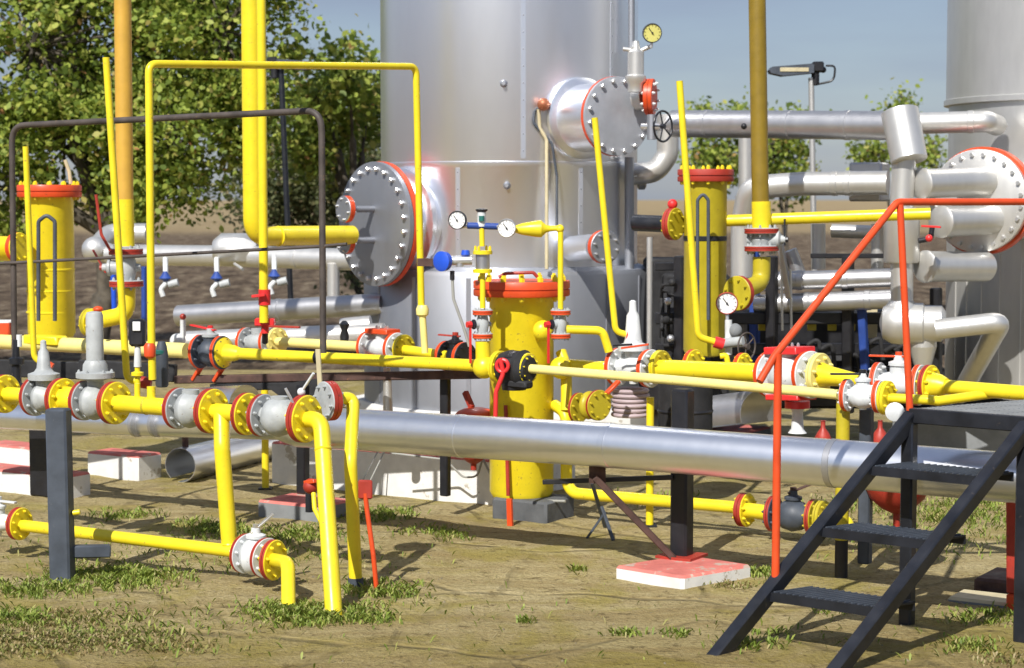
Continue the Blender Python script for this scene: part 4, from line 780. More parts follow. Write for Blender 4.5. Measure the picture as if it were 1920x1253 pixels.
ypost('slim yellow post behind the grey slab left of the white plinth', 498, 718, 918, .021)
ypost('slim yellow post right of the central vessel behind the silver pipe', 1218, 745, 988, .020)
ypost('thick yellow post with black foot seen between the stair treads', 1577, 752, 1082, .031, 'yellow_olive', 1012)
# lower right run
uR = (P(1545, 970, 9.25) - P(1400, 957, 9.5)).normalized()
T = Thing('flanged_spool', 'yellow low flange at the end of the vessel outlet pipe', 'pipe', P(1400, 957, 9.5)); T.part('flange', MB().disc(P(1396, 956, 9.52), uR, .085, .045, 'yellow', 'brick_red')); T.part('pipe', MB().cyl(P(1396, 956, 9.5), P(1440, 962, 9.42), .038, 'yellow')); T.done()
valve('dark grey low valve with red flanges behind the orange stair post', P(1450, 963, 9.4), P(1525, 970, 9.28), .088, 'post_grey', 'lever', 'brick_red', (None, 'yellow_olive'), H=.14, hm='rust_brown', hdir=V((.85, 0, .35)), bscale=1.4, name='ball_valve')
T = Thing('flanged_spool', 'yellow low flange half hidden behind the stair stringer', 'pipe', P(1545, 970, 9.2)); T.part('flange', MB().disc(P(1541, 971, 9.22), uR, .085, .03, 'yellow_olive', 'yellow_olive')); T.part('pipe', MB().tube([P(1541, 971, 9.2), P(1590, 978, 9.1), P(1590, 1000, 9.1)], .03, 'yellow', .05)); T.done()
# red bowl vessels
def pot(label, px, py, Y, r):
    c = P(px, py, Y); T = Thing('drip_pot', label, 'pot', c); T.part('bowl', MB().lathe(c, Z, [(.02, -r * .85), (r * .5, -r * .68), (r * .85, -r * .35), (r, 0), (r * 1.02, .02), (r, .05), (r * .8, .09), (r * .2, .12)], 'brick_red', 32)); T.part('drain', MB().cyl(c - Z * r * 1.25, c - Z * r * .8, .016, 'brick_red', 12)); return T.done()
pot('dark red bowl hanging below the silver pipe behind the stair treads', 1682, 912, 8.55, .145)
pot('dark red bowl under the silver pipe left of the central vessel', 888, 845, 10.35, .085)
T = Thing('dished_pot', 'orange red dished lid showing above the silver pipe left of the vessel', 'lid', P(890, 780, 10.3)); T.part('lid', MB().sph(P(893, 782, 10.3), .12, 'orange_red', 26, sq=.45)); T.part('bracket', MB().bar(P(872, 735, 10.35), P(885, 765, 10.3), .03, .03, 'brick_red')); T.done()
# clutter under rows right of vessel
T = Thing('flanged_stub', 'olive yellow flanged stub right of the central vessel above the silver pipe', 'fitting', P(1105, 760, 9.9)); T.part('stub', MB().sph(P(1105, 760, 9.95), .075, 'yellow_olive', 22, uN, .5)); T.part('flange', MB().disc(P(1122, 760, 9.88), V((.6, -.8, 0)), .08, .02, 'yellow_olive', 'brick_red')); T.part('flange', MB().disc(P(1085, 765, 10.0), uN, .08, .02, 'yellow_olive', 'brick_red')); T.done()
mb = MB()
for i in range(6): mb.torus(P(1182, 732 + i * 9, 10.0), Z, .088 + .004 * (i % 2), .011, 'pink_hose', 28, 8)
single('hose_coil', 'greyish pink coiled hose standing under the pointed grey valve', 'hose', mb, P(1182, 780, 10.0))
T = Thing('dark_drum', 'black drum standing behind the silver pipe beside the pink hose coil', 'drum', P(1285, 790, 10.6)); T.part('drum', MB().lathe(P(1285, 830, 10.6), Z, [(.15, 0), (.15, .36), (.13, .38)], 'soot', 32)); T.part('hoop', MB().lathe(P(1285, 770, 10.6), Z, [(.151, -.01), (.156, 0), (.151, .01)], 'black', 32)); T.done()
T = Thing('half_shell', 'loose silver sheet metal trough lying right of the black drum', 'sheet', P(1370, 780, 11.2)); mb = MB()
def trough(mb, A, B, r, m, a0=-20, a1=200, th=.004, n=16):
    ax, a, b_ = frame(B - A); vs = []
    a, b_ = ax.cross(Z).normalized(), Z
    for E in (A, B):
        for rr in (r, r - th):
            for i in range(n + 1):
                t_ = math.radians(a0 + (a1 - a0) * i / n); vs.append(E + (a * math.cos(t_) + b_ * math.sin(t_)) * rr)
    k = n + 1; fs = []
    for i in range(n): fs += [[i, i + 1, 2 * k + i + 1, 2 * k + i], [k + i + 1, k + i, 3 * k + i, 3 * k + i + 1], [i + 1, i, k + i, k + i + 1], [2 * k + i, 2 * k + i + 1, 3 * k + i + 1, 3 * k + i]]
    fs += [[0, 2 * k, 3 * k, k], [n, k + n, 3 * k + n, 2 * k + n]]
    mb.poly(vs, fs, m)
trough(mb, P(1300, 790, 11.6), P(1425, 775, 11.0), .14, 'clad_dull'); T.part('shell', mb); T.done()
blk('concrete_slab', 'low red topped slab showing just above the silver pipe', 'slab', G(1340, 812, .1), .62, .5, .14, 'conc_grey', 'red_top')
for lab, px, py, mm in (('red fire pot with narrow neck left of the thick yellow post', 1543, 822, 9.9), ('red fire pot with narrow neck right of the thick yellow post', 1650, 822, 9.7)):
    c = P(px, py, mm); single('fire_pot', lab, 'pot', MB().lathe(c, Z, [(.035, -.05), (.045, 0), (.03, .03), (.012, .055), (.012, .09), (.016, .092)], 'brick_red', 18), c)
T = Thing('pedestal', 'white tapered pedestal under the red plated valve', 'pedestal', P(1495, 810, 9.1)); T.part('column', MB().lathe(P(1495, 812, 9.1), Z, [(.045, 0), (.03, .02), (.025, .1), (.04, .13)], 'white_cast', 18)); T.part('cap', MB().cyl(P(1495, 765, 9.1), P(1495, 752, 9.1), .06, 'signal_red')); T.done()
mb = MB(); mb.bar(P(1625, 765, 8.6), V((P(1625, 765, 8.6).x, 8.6, .05)), .055, .05, 'post_grey'); single('support_post', 'dark square post under the right steel valves behind the stairs', 'post', mb, P(1625, 900, 8.6))
T = Thing('pedestal', 'grey vertical leg pair under the orange topped valve', 'support', P(725, 770, 10.5)); T.part('leg', MB().cyl(P(728, 800, 10.5), P(726, 690, 10.5), .03, 'clad_white', 16, .02)); T.part('saddle', MB().box(P(726, 704, 10.5), V((.05, 0, 0)), V((0, .04, 0)), Z * .014, 'orange_red', bev=.004)); T.done()
mb = MB(); mb.tube([P(770, 700, 10.3), P(785, 715, 10.3), P(800, 700, 10.3)], .005, 'cable', .03, 8)
single('cable', 'small looped cable hanging from the rusty beam', 'cable', mb, P(785, 715, 10.3))

# ---------------------------------------------------------------- instruments over the vessel
yR = 9.85
T = Thing('instrument_riser', 'yellow riser with grey coupling left of the vessel lid', 'pipe', P(905, 580, yR))
T.part('pipe', MB().tube([P(905, 578, yR), P(905, 508, yR)], .0145, 'yellow', n=14)); T.part('upper_pipe', MB().tube([P(904, 462, yR), P(903, 420, yR)], .014, 'yellow', n=14))
mb = MB(); mb.lathe(P(905, 505, yR), Z, [(.028, -.02), (.05, -.018), (.05, 0), (.036, .002), (.036, .075), (.05, .077), (.05, .095), (.025, .097)], ['yellow', 'yellow', 'yellow', 'clad_dull', 'yellow', 'yellow', 'yellow'], 20); mb.bolts(P(905, 505, yR), Z, .042, 4, .008, .09, .115, 'yellow'); T.part('coupling', mb); T.done()
for px, lab in ((905, 'small vertical valve with red flanges on the left of the vessel'), (1051, 'small vertical valve with red flanges on the right of the vessel')):
    valve(lab, P(px, 630, yR), P(px, 586, yR), .052, 'grey_cast', 'lever', 'orange_red', up=V((-.9, -.45, 0)), th=.028, H=.2, hm='signal_red', hdir=V((0, 0, -1)), name='ball_valve', bscale=1.0, topm='dark_steel', group='small vertical valves beside the vessel')
T = Thing('instrument_manifold', 'steel and blue manifold block topped with a dark knob', 'manifold', P(903, 412, yR)); mb = MB(); mb.cyl(P(876, 423, yR), P(935, 425, yR), .017, 'navy'); mb.cyl(P(903, 425, yR), P(903, 398, yR), .022, 'white_cast'); mb.cyl(P(903, 415, yR - .02), P(903, 405, yR - .02), .014, 'teal'); T.part('block', mb); T.part('knob', MB().lathe(P(903, 400, yR), Z, [(.012, 0), (.03, .012), (.032, .02), (.01, .024)], 'dark_steel', 18)); T.done()
gauge('left round white gauge above the central vessel', P(857, 413, yR - .02), V((-.35, -1, 0)), .048, 'dial', 'dark_steel', P(882, 423, yR))
gauge('right round white gauge above the central vessel', P(950, 428, yR - .05), V((-.2, -1, 0)), .048, 'dial', 'bright_steel', P(925, 425, yR))
T = Thing('instrument_line', 'yellow line with swollen strainer bending down to the right valve', 'pipe', P(1051, 580, yR)); T.part('strainer', MB().lathe(P(960, 430, yR), P(1030, 429, yR) - P(960, 430, yR), [(.012, 0), (.03, .05), (.042, .12), (.044, .15), (.02, .175), (.014, .2)], 'yellow', 22)); T.part('pipe', MB().tube([P(1025, 429, yR), P(1051, 428, yR), P(1051, 580, yR)], .0145, 'yellow', .02, 14)); T.part('elbow', MB().sph(P(1050, 429, yR), .022, 'yellow', 14)); T.done()
T = Thing('transmitter', 'silver transmitter with two bright blue knobs beside the tank', 'instrument', P(855, 487, yR)); mb = MB(); mb.cyl(P(835, 489, yR), P(885, 488, yR), .024, 'bright_steel'); mb.cyl(P(862, 484, yR), P(862, 500, yR), .02, 'bright_steel'); T.part('body', mb); T.part('large_knob', MB().lathe(P(835, 490, yR), V((-.6, -.8, 0)), [(.03, 0), (.05, .005), (.052, .035), (.03, .045)], 'blue', 22)); T.part('small_knob', MB().lathe(P(873, 482, yR), Z, [(.012, 0), (.024, .012), (.02, .035)], 'blue', 14)); T.part('plug', MB().cyl(P(848, 525, yR), P(848, 508, yR), .012, 'black')); T.part('lead', MB().tube([P(848, 520, yR), P(850, 560, yR), P(868, 610, yR), P(880, 650, yR)], .008, 'cable', .1, 10)); T.part('clip', MB().box(P(797, 492, yR + .05), V((.04, 0, 0)), V((0, .015, 0)), Z * .02, 'rust_brown')); T.done()
spipe('branch_pipe', 'short yellow branch bending down right of the vessel valve', [P(1062, 618, yR), P(1130, 620, yR), P(1142, 660, yR)], .022, 'yellow', .05)
# small instruments on left spool
T = Thing('instrument_box', 'black instrument box with white window above the left spool', 'instrument', P(257, 640, 9.1)); T.part('case', MB().box(P(258, 624, 9.1), V((.038, 0, 0)), V((0, .03, 0)), Z * .065, 'black', bev=.012)); T.part('window', MB().box(P(256, 612, 9.065), V((.018, 0, 0)), V((0, .005, 0)), Z * .022, 'dial', bev=.002)); T.part('neck', MB().cyl(P(258, 688, 9.1), P(258, 648, 9.1), .018, 'white_cast', 14, .014)); T.part('tee', MB().lathe(P(258, 718, 9.1), Z, [(.013, 0), (.013, .03), (.03, .035), (.03, .05), (.013, .055), (.013, .08)], 'yellow', 16)); T.done()
T = Thing('cylinder_damper', 'dark slim upright cylinder right of the thin yellow loop leg', 'cylinder', P(302, 725, 9.4)); T.part('cylinder', MB().lathe(P(304, 726, 9.4), Z, [(.025, 0), (.032, .01), (.032, .15), (.026, .2), (.018, .225)], 'post_grey', 18)); T.part('band', MB().lathe(P(300, 665, 9.4), Z, [(.03, 0), (.034, .004), (.034, .02), (.03, .024)], 'teal', 18)); T.done()
T = Thing('spindle_valve', 'dark upright spindle valve standing at the far left frame leg', 'valve', P(38, 720, 10.2)); mb = MB(); mb.lathe(P(32, 735, 10.2), Z, [(.045, 0), (.045, .04), (.025, .05), (.022, .14), (.04, .15), (.04, .18), (.018, .19), (.016, .28)], 'dark_steel', 20); T.part('body', mb); T.part('yoke', MB().tube([P(25, 700, 10.2), P(28, 655, 10.2)], .012, 'dark_steel')); T.part('spindle', MB().cyl(P(36, 650, 10.2), P(36, 628, 10.2), .015, 'white_cast')); T.done()
mb = MB(); mb.box(P(2, 615, 13), V((.08, 0, 0)), V((0, .1, 0)), Z * .05, 'orange_red', 'white_paint', .01); single('red_box', 'red box with pale top at the far left edge', 'box', mb, P(2, 630, 13))

# ---------------------------------------------------------------- left background silver pipes
spipe('insulated_pipe', 'long silver pipe behind the yellow risers running into the tank', [P(205, 478, 14.6), P(420, 480, 14.2), P(700, 488, 13.6)], .078, 'clad_white', 0, [(0, .4), (1, .5)])
T = Thing('insulated_elbow_pipe', 'lumpy silver elbow covers at the left end of the long rear pipe', 'pipe', P(190, 480, 14.7)); T.part('elbow', MB().tube([P(275, 437, 14.9), P(205, 437, 14.9), P(180, 465, 14.7), P(215, 480, 14.6)], .075, 'clad_white', .1, 24)); T.part('end_cover', MB().sph(P(178, 468, 14.6), .1, 'clad_white', 20)); T.done()
T = Thing('pipe_cover', 'silver faceted insulation cover over a valve on the rear pipe', 'cover', P(440, 465, 14.0)); T.part('cover', MB().lathe(P(400, 468, 14.1), V((1, 0, 0)), [(.07, 0), (.12, .06), (.12, .24), (.07, .32)], 'clad_white', 8)); T.part('drain', MB().tube([P(440, 495, 14), P(455, 505, 13.9)], .012, 'clad_white')); T.done()
spipe('vertical_tube', 'pale upright pipe leg under the long rear silver pipe', [P(625, 495, 13.7), P(625, 580, 13.7)], .045, 'clad_white')
spipe('insulated_pipe', 'silver pipe rising slightly towards the tank, upper of the lower pair', [P(335, 592, 13.6), P(720, 570, 13.0)], .074, 'clad_dull', 0, [(0, .5)])
spipe('insulated_pipe', 'silver pipe just above the pale yellow pipe, lower of the pair', [P(350, 640, 12.9), P(720, 625, 12.6)], .068, 'clad_white', 0, [(0, .3)])
T = Thing('insulated_drum', 'round silver cap end left of the tank skirt', 'pipe', P(660, 612, 12.7)); T.part('drum', MB().lathe(P(640, 616, 12.7), V((1, -.1, .1)), [(1e-4, -.004), (.03, -.003), (.065, 0), (.068, .01), (.068, .2)], 'clad_white', 28)); T.part('dark_hole', MB().cyl(P(641, 616, 12.68), P(637, 616, 12.68), .022, 'soot')); T.done()
def bvalve(label, px, py, Y):
    T = Thing('blue_handle_valve', label, 'valve', P(px, py, Y), 'blue handled drain valves on the rear pipe')
    T.part('body', MB().tube([P(px - 2, py + 34, Y), P(px - 7, py + 20, Y), P(px + 3, py + 11, Y), P(px + 2, py - 38, Y + .1)], .019, 'white_cast', .04, 12)); T.part('handle', MB().lathe(P(px + 2, py, Y), Z, [(.012, -.02), (.045, 0), (.03, .02), (.012, .05)], 'navy', 14)); T.part('nozzle', MB().cyl(P(px + 8, py + 12, Y), P(px + 26, py + 8, Y), .028, 'grey_cast')); return T.done()
bvalve('blue handled valve right of the thin yellow loop leg', 308, 522, 13.8); bvalve('blue handled valve midway under the rear silver pipe', 404, 522, 13.9); bvalve('blue handled valve right of the slim yellow upright', 512, 518, 13.7)
mb = MB(); mb.tube([P(270, 500, 13), P(270, 640, 13)], .018, 'navy', n=10); single('blue_pole', 'dark blue upright rod behind the red flanged valve', 'rod', mb, P(270, 640, 13))
mb = MB(); mb.tube([P(212, 510, 13), P(215, 600, 13)], .018, 'blue', n=10); single('blue_pole', 'short bright blue rod left of the red flanged valve', 'rod', mb, P(215, 600, 13))
T = Thing('drain_cock', 'small white cock with red knob left of the lugged valve', 'valve', P(343, 620, 12)); T.part('stem', MB().cyl(P(343, 640, 12), P(343, 600, 12), .018, 'white_cast')); T.part('knob', MB().sph(P(343, 594, 12), .02, 'brick_red', 12)); T.part('base', MB().sph(P(333, 640, 12), .05, 'white_cast', 16)); T.done()
T = Thing('check_gauge', 'dark plug shaped fitting on the pale pipe right of the frame leg', 'fitting', P(645, 640, 10.8)); T.part('plug', MB().lathe(P(646, 648, 10.8), Z, [(.012, 0), (.022, .02), (.026, .05), (.018, .09), (.03, .12), (.01, .14)], 'dark_steel', 16)); T.part('neck', MB().cyl(P(646, 655, 10.8), P(646, 640, 10.8), .014, 'yellow_pale')); T.done()

# ---------------------------------------------------------------- slabs, blocks on the left, metal drum on ground
def slab(label, pxc, pyf, ex_, ey_, h, m, top, z0=-.03):
    c = G(pxc, pyf) + W * ey_ / 2; return blk('concrete_block', label, 'block', c, ex_, ey_, h, m, top, z0)
slab('grey concrete slab with worn red top in front of the white plinth', 540, 975, .42, .3, .09, 'conc_grey', 'red_top')
slab('long grey block with red top at the left edge behind the post', 20, 925, .85, .22, .13, 'white_paint', 'red_top')
slab('white block with red top left of the loose metal drum', 210, 897, .42, .22, .15, 'white_paint', 'red_top')
slab('white block with red top behind the far left grey block', 20, 875, .55, .22, .13, 'white_paint', 'red_top')
slab('brick brown slab beside the right red post', 1880, 1115, .26, .3, .06, 'rust_brown', 'rust_brown')
slab('pale flat slab lying left of the right red post', 1840, 1135, .3, .2, .02, 'conc_grey', 'tan_paint')
T = Thing('metal_drum', 'open ended silver sheet metal duct lying on the ground', 'duct', gq(330, 905)); mb = MB(); A = P(338, 868, 11.45); B = P(520, 862, 12.6) ; A.z = B.z = .10; trough(mb, A, B, .105, 'clad_metal', -100, 230, .004, 28); T.part('shell', mb); T.part('bracket', MB().bar(A + Z * .10 + (B - A) * .05, A + Z * .22 + (B - A) * .05, .03, .03, 'rust_brown')); T.done()
T = Thing('half_shell', 'bluish silver curved sheet behind the front ball valves', 'sheet', P(410, 760, 10.6)); mb = MB(); trough(mb, P(350, 765, 10.7), P(460, 760, 10.3), .11, 'clad_metal', 10, 170); T.part('shell', mb); T.done()
blk('support_block', 'dark block under the left yellow header', 'block', P(85, 800, 10.9), .16, .12, .42, 'black', z0=.0)
mb = MB(); mb.bar(P(140, 800, 10.7), P(5, 795, 11.1), .08, .05, 'soot'); mb.bar(P(150, 690, 11), P(330, 700, 10.9), .06, .10, 'soot'); mb.bar(P(0, 690, 11.2), P(160, 695, 11), .05, .10, 'soot')
single('skid_beam', 'dark steel beams under the left yellow header', 'beam', mb, P(85, 760, 11))
T = Thing('hydrant_cock', 'small red cock on a block behind the tallest drop pipe', 'valve', P(583, 910, 9.6)); T.part('knob', MB().sph(P(583, 912, 9.5), .04, 'brick_red', 14)); T.part('flag', MB().bar(P(573, 905, 9.5), P(592, 902, 9.45), .03, .02, 'orange_red')); T.part('spout', MB().tube([P(588, 925, 9.4), P(590, 955, 9.35), P(603, 980, 9.3)], .012, 'yellow', .05, 10)); T.part('pedestal', MB().cyl(P(580, 960, 9.6), P(580, 915, 9.6), .02, 'dark_steel')); T.done()
rp = gq(708, 1106); T = Thing('paddle_marker', 'rusty red paddle shaped marker stuck in the ground by the drop pipes', 'marker', rp); T.part('stake', MB().tube([rp - Z * .05, P(700, 1040, rp.y), P(688, 955, rp.y + .02), P(685, 925, rp.y + .02)], .011, 'orange_red', .1, 10)); mb = MB(); mb.box(P(685, 918, rp.y + .02), V((.031, -.005, 0)), V((.001, .008, 0)), Z * .042, 'brick_red', bev=.006); T.part('paddle', mb); T.done()
rq = gq(1901, 1142); mb = MB(); q = P(1900, 925, rq.y)
T = Thing('support_post', 'dark red post with orange foot under the silver pipe at right', 'post', rq); T.part('post', MB().bar(P(1901, 1112, rq.y), q, .05, .05, 'brick_red')); T.part('foot', MB().bar(rq - Z * .05, P(1901, 1113, rq.y), .051, .051, 'orange_red')); T.done()
T = Thing('drain_bracket', 'rusty two legged prop standing right of the grey plinth', 'support', gq(1140, 1005)); T.part('leg', MB().bar(P(1110, 905, 9.6), gq(1135, 990), .016, .016, 'post_grey')); T.part('leg', MB().bar(P(1135, 960, 9.5), gq(1100, 1010), .016, .012, 'post_grey')); T.part('leg', MB().bar(P(1128, 950, 9.5), gq(1150, 1018), .016, .012, 'post_grey')); T.done()

# ---------------------------------------------------------------- stairs and handrail
SF = V((.765, 7.06, 0)); SD = V((.815, .525, 0)); SW = V((.38, -.30, 0)); SH = .84
T = Thing('steel_stairs', 'dark steel stairs with three treads up to a grated platform', 'stairs', SF)
top = SF + SD + Z * SH
sw = SW.normalized()
for s in (0, 1):
    o = SW * s; a = SF + o - SD * .03 - Z * .03; b_ = top + o + SD * .02 + Z * .0
    T.part('stringer', MB().bar(a, b_, .05, .065, 'dark_steel', side=sw))
for tt in (.265, .53, .79):
    q = SF + SD * tt + Z * (SH * tt + .0); d = SD.normalized()
    mb = MB(); mb.box(q + SW * .5 + d * .07 - Z * .012, SW * .46, d * .10, Z * .004, 'dark_steel', bev=.001); mb.box(q + SW * .5 - d * .028 - Z * .025, SW * .46, d * .003, Z * .018, 'dark_steel'); mb.box(q + SW * .5 + d * .168 - Z * .025, SW * .46, d * .003, Z * .018, 'dark_steel')
    for k in range(16): mb.box(q + SW * (.08 + .84 * k / 15) + d * .07 - Z * .006, sw * .003, d * .095, Z * .003, 'post_grey')
    T.part('tread', mb)
d = SD.normalized(); pl = .95
mb = MB()
mb.bar(top, top + SW, .03, .06, 'dark_steel', side=d); mb.bar(top, top + d * pl, .03, .05, 'dark_steel', side=sw); mb.bar(top + SW, top + SW + d * pl, .03, .05, 'dark_steel', side=sw); mb.bar(top + d * pl, top + SW + d * pl, .03, .05, 'dark_steel', side=d)
T.part('platform_frame', mb)
mb = MB()
for k in range(34): q = top + d * (.02 + (pl - .04) * k / 33) + Z * .018; mb.bar(q + SW * .03, q + SW * .97, .006, .02, 'conc_grey', side=d)
for k in range(5): q = top + SW * (.1 + .2 * k) + Z * .020; mb.bar(q, q + d * pl, .006, .014, 'post_grey', side=sw)
T.part('grating', mb)
for o in (V((0, 0, 0)), SW): q = top + o; T.part('leg', MB().bar(V((q.x, q.y, -.04)), V((q.x, q.y, SH - .03)), .052, .052, 'dark_steel', side=sw))
mb = MB(); q = top + d * .3 - Z * .18; mb.bar(q + SW * 0, q + SW * 1.0, .03, .03, 'dark_steel', side=d); T.part('cross_brace', mb)
T.done()
hr = .0155
T = Thing('handrail', 'orange red pipe handrail beside the dark stairs', 'railing', top)
b1 = SF + SD * .29 + Z * .26; t1_ = P(1459, 664, b1.y); r0 = P(1424, 716, SF.y + .1); r1 = P(1682, 379, top.y); r2 = r1 + d * 1.1; r2.z = r1.z
T.part('rail', MB().tube([r0, P(1452, 668, b1.y), r1, r2], .0145, 'orange_red', .05, 16)); T.part('post', MB().tube([b1, t1_], hr, 'orange_red', n=16)); T.part('post', MB().tube([top + Z * .02, r1 + V((.012, 0, -.01))], hr * .92, 'orange_red', n=16)); T.done()

# ---------------------------------------------------------------- trees
def tree(label, base, blobs, nleaf, ls, lm, trunk_r, seed, name='tree', clump=.28):
    rr = random.Random(seed); T = Thing(name, label, 'tree', base); tm = MB(); centers = []
    tot = sum(b[1].x * b[1].y * b[1].z for b in blobs)
    mt = sum((b[0] for b in blobs), V((0, 0, 0))) / len(blobs)
    fork = base.lerp(V((mt.x, mt.y, mt.z)), .45); fork.z = base.z + (mt.z - base.z) * .5
    tm.tube([base - Z * .1, base.lerp(fork, .5) + V((.08, 0, 0)), fork], lambda u: trunk_r * (1 - .4 * u), 'bark', .3, 12)
    for c, rad in blobs:
        tm.tube([fork - Z * .1, fork.lerp(c, .5) + Z * .15, c], lambda u: trunk_r * .5 * (1 - .75 * u) + .008, 'bark', .3, 8)
        nc = max(4, int(60 * rad.x * rad.y * rad.z / tot * len(blobs) / 3) + 8)
        for _ in range(nc):
            while True:
                q = V((rr.uniform(-1, 1), rr.uniform(-1, 1), rr.uniform(-1, 1)))
                if .25 < q.length < 1: break
            q = q.normalized() * (q.length ** .5); e = c + V((q.x * rad.x, q.y * rad.y, q.z * rad.z)); centers.append(e)
            if rr.random() < .6: tm.tube([c, c.lerp(e, .6) + V((0, 0, .05)), e], lambda u: .018 * (1 - .7 * u), 'bark', .1, 5, False, 3)
    T.part('trunk', tm)
    vs = []; fs = []; per = nleaf // len(centers)
    for e in centers:
        cs = clump * rr.uniform(.6, 1.35)
        for _ in range(per):
            p = e + V((rr.gauss(0, cs), rr.gauss(0, cs), rr.gauss(0, cs * .75)))
            d_ = V((rr.gauss(0, 1), rr.gauss(0, 1), rr.gauss(-.3, .8))).normalized(); s_ = d_.cross(V((rr.gauss(0, 1), rr.gauss(0, 1), rr.gauss(0, 1)))).normalized(); nn_ = d_.cross(s_)
            l = ls * rr.uniform(.6, 1.35); w2 = l * rr.uniform(.28, .42); k = len(vs)
            vs += [p, p + d_ * l * .28 + s_ * w2 * .8 + nn_ * l * .06, p + d_ * l * .62 + s_ * w2 * .85 + nn_ * l * .05, p + d_ * l, p + d_ * l * .62 - s_ * w2 * .85 + nn_ * l * .05, p + d_ * l * .28 - s_ * w2 * .8 + nn_ * l * .06]; fs.append([k, k + 1, k + 2, k + 3, k + 4, k + 5])
    lb = MB(); lb.poly(vs, fs, lm); T.part('crown', lb); return T.done()
def bl(px, py, Y, rx, ry, rz): s = Y / 3600; return (P(px, py, Y), V((rx * s, ry, rz * s)))
tree('large green tree filling the upper left behind the yellow pipes', V((-4.3, 19.5, 0)), [bl(60, 90, 19, 220, .6, 190), bl(250, 60, 19.5, 210, .6, 150), bl(420, 60, 19, 140, .5, 130), bl(120, 280, 19.5, 190, .6, 120), bl(330, 250, 19, 150, .6, 110), bl(450, 200, 19.3, 80, .5, 100), bl(60, -90, 20, 260, .7, 90), bl(340, -90, 20, 230, .7, 90), bl(300, 350, 19.2, 90, .7, 60), bl(-60, 350, 19, 140, .8, 120)], 58000, .070, 'leaf', .13, 3, clump=.15)
tree('thin topped green tree just left of the big tank', V((-1.6, 21.5, 0)), [bl(655, 140, 21, 45, .5, 50), bl(600, 180, 21.5, 45, .5, 50), bl(690, 200, 22, 30, .5, 60), bl(600, 270, 22, 60, .6, 60)], 4200, .09, 'leaf', .07, 4, clump=.16)
tree('dark fine leaved bush tree low against the left side of the tank', V((-1.9, 24.5, 0)), [bl(620, 300, 24, 90, .8, 110), bl(690, 330, 24.5, 60, .8, 110), bl(540, 330, 24, 70, .7, 90), bl(670, 450, 24, 80, .8, 80), bl(500, 360, 24, 60, .6, 50)], 17000, .07, 'leaf_dark', .07, 5, clump=.17)
tree('small green tree behind the olive vessel on the right', V((2.6, 27, 0)), [bl(1310, 225, 27, 28, .4, 26), bl(1345, 300, 27, 45, .5, 40), bl(1385, 220, 27, 26, .4, 22)], 2600, .075, 'leaf', .04, 6, clump=.12)
tree('light green tree behind the ochre post on the right', V((4.0, 28, 0)), [bl(1480, 232, 28, 40, .4, 20), bl(1450, 290, 28, 55, .5, 32), bl(1480, 335, 28, 40, .4, 32)], 2600, .075, 'leaf', .04, 8, clump=.13)
tree('little green tree behind the white header on the right', V((5.6, 28.5, 0)), [bl(1690, 200, 28, 16, .3, 35), bl(1640, 290, 28, 40, .4, 26), bl(1740, 285, 28, 26, .4, 34)], 1500, .075, 'leaf', .03, 9, clump=.12)

# ---------------------------------------------------------------- weeds and stones
def weeds(name, label, patches, m, seed, hmin=.015, hmax=.05, wid=.0034):
    rr = random.Random(seed); vs = []; fs = []
    for px, py, rx, ry, n in patches:
        for _ in range(int(n * .75)):
            while True:
                a, b_ = rr.gauss(0, .6), rr.gauss(0, .6)
                if mn.noise(V((a * rx * .05, b_ * ry * .16, px))) < -.08: continue
                if abs(a) < 1.5 and abs(b_) < 1.5: break
            p = G(px + a * rx, py + b_ * ry); p.z = gz(p.x, p.y) - .003
            ad = rr.uniform(0, 6.28); h = rr.uniform(hmin, hmax) * .72; d0 = 0; ln = rr.uniform(.3, 1.3) * h; d_ = V((math.cos(ad), math.sin(ad), 0)); s_ = V((-d_.y, d_.x, 0)) * wid * rr.uniform(.6, 1.5); k = len(vs)
            vs += [p - s_ * .5, p + s_ * .5, p + d_ * ln * .5 + Z * h * .75 + s_, p + d_ * ln + Z * h, p + d_ * ln * .5 + Z * h * .75 - s_]; fs.append([k, k + 1, k + 2, k + 3, k + 4])
    mb = MB(); mb.poly(vs, fs, m); o = single(name, label, 'grass', mb, (0, 0, 0), kind='stuff'); return o
weeds('grass', 'green weeds growing in the joints of the yard and around pipe feet', [(210, 1085, 110, 22, 2600), (60, 1110, 80, 14, 900), (590, 1155, 110, 18, 2200), (720, 1110, 70, 18, 900), (560, 1005, 60, 14, 900), (420, 995, 60, 12, 700), (230, 968, 60, 8, 400), (30, 1165, 60, 14, 900), (720, 970, 60, 12, 700), (850, 1010, 30, 8, 160), (1085, 1072, 14, 6, 60), (990, 1168, 20, 5, 60), (1170, 1190, 40, 6, 120), (1410, 1075, 40, 8, 250), (1400, 1215, 60, 10, 250), (1850, 1160, 70, 14, 420), (1820, 1215, 60, 14, 300), (1640, 950, 120, 20, 700), (1830, 960, 100, 25, 1300), (1440, 1185, 40, 6, 80), (1270, 1190, 30, 6, 90), (700, 1160, 30, 8, 240), (150, 1000, 40, 8, 200), (1560, 1145, 30, 6, 60), (540, 1150, 40, 10, 600), (380, 985, 40, 8, 300), (800, 1000, 60, 8, 200), (1250, 935, 80, 12, 200), (250, 1180, 200, 40, 500), (900, 1140, 400, 40, 60), (1500, 1180, 300, 40, 80), (400, 1040, 300, 40, 900), (1750, 1000, 150, 40, 900), (900, 1230, 600, 20, 40)], 'grass_blade', 21)
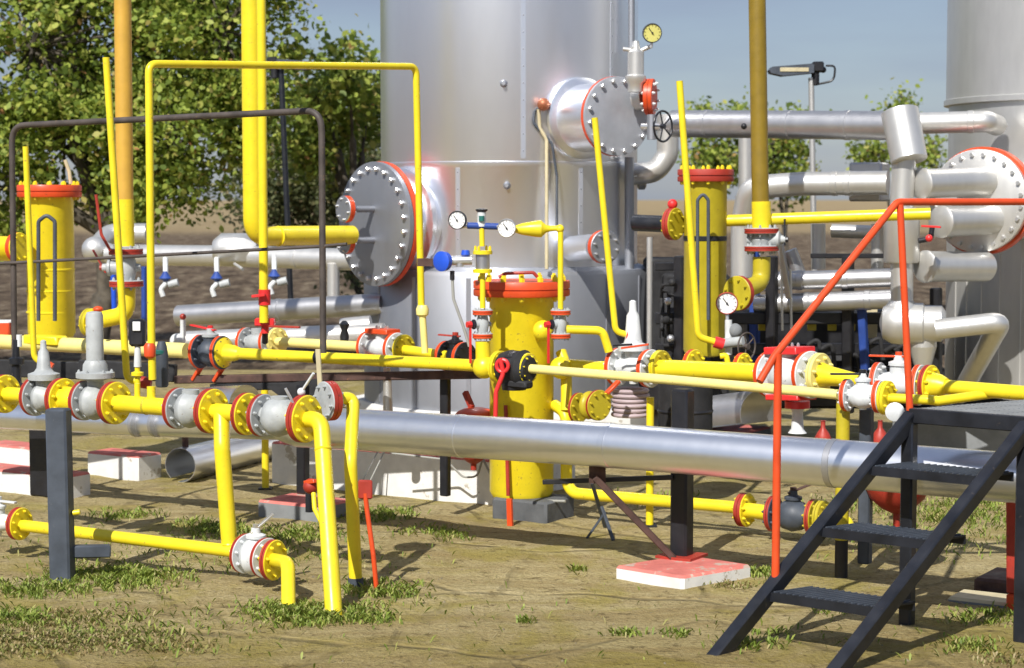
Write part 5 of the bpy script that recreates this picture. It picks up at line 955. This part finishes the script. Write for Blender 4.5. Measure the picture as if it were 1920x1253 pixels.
weeds('dry_grass', 'brownish dry grass patch in the lower left corner', [(60, 1200, 170, 26, 5200), (220, 1200, 120, 12, 1500), (120, 1165, 90, 12, 1100), (330, 1215, 60, 8, 300), (1350, 1095, 60, 6, 300), (1900, 1240, 60, 14, 400)], 'grass_dry', 22, .01, .032)
rr = random.Random(5); mb = MB()
for i in range(520):
    p = G(rr.uniform(-20, 1940), rr.uniform(905, 1270)); s_ = rr.choice((.003, .004, .005, .007, .010)) * rr.uniform(.6, 1.2); p.z = gz(p.x, p.y)
    vs = [p + V((rr.gauss(0, 1), rr.gauss(0, 1), 0)).normalized() * s_ * 0 + V((math.cos(a_) * s_ * rr.uniform(.7, 1.2), math.sin(a_) * s_ * rr.uniform(.7, 1.2), -s_ * .3)) for a_ in (0, 1.26, 2.5, 3.8, 5.0)] + [p + V((rr.gauss(0, .3) * s_, rr.gauss(0, .3) * s_, s_ * rr.uniform(.4, .8)))]
    mb.poly(vs, [[i_, (i_ + 1) % 5, 5] for i_ in range(5)], 'stone')
single('pebbles', 'small stones and crumbs scattered over the yard', 'stones', mb, (0, 0, 0), kind='stuff')
rr = random.Random(15); vs = []; fs = []
for i in range(750):
    p = G(rr.uniform(-20, 1940), rr.uniform(900, 1270)); a_ = rr.uniform(0, 6.28); l = rr.uniform(.02, .09); d_ = V((math.cos(a_), math.sin(a_), 0)); s_ = V((-d_.y, d_.x, 0)) * .0011; z_ = gz(p.x, p.y) + .004
    p.z = z_; k = len(vs); vs += [p - s_, p + s_, p + d_ * l + s_ + Z * .004, p + d_ * l - s_ + Z * .004]; fs.append([k, k + 1, k + 2, k + 3])
mb = MB(); mb.poly(vs, fs, 'grass_dry'); single('straw', 'dry straw stalks littering the bare yard', 'straw', mb, (0, 0, 0), kind='stuff')
T = Thing('drain_cock', 'small steel cock with bright red handle in front of the stepped white header', 'valve', P(1742, 440, 11.3)); T.part('body', MB().tube([P(1722, 452, 11.3), P(1745, 448, 11.3), P(1748, 425, 11.3)], .016, 'dark_steel', .02, 12)); T.part('handle', MB().bar(P(1728, 424, 11.25), P(1764, 426, 11.2), .02, .012, 'signal_red')); T.part('knob', MB().sph(P(1742, 447, 11.25), .022, 'signal_red', 12)); T.done()
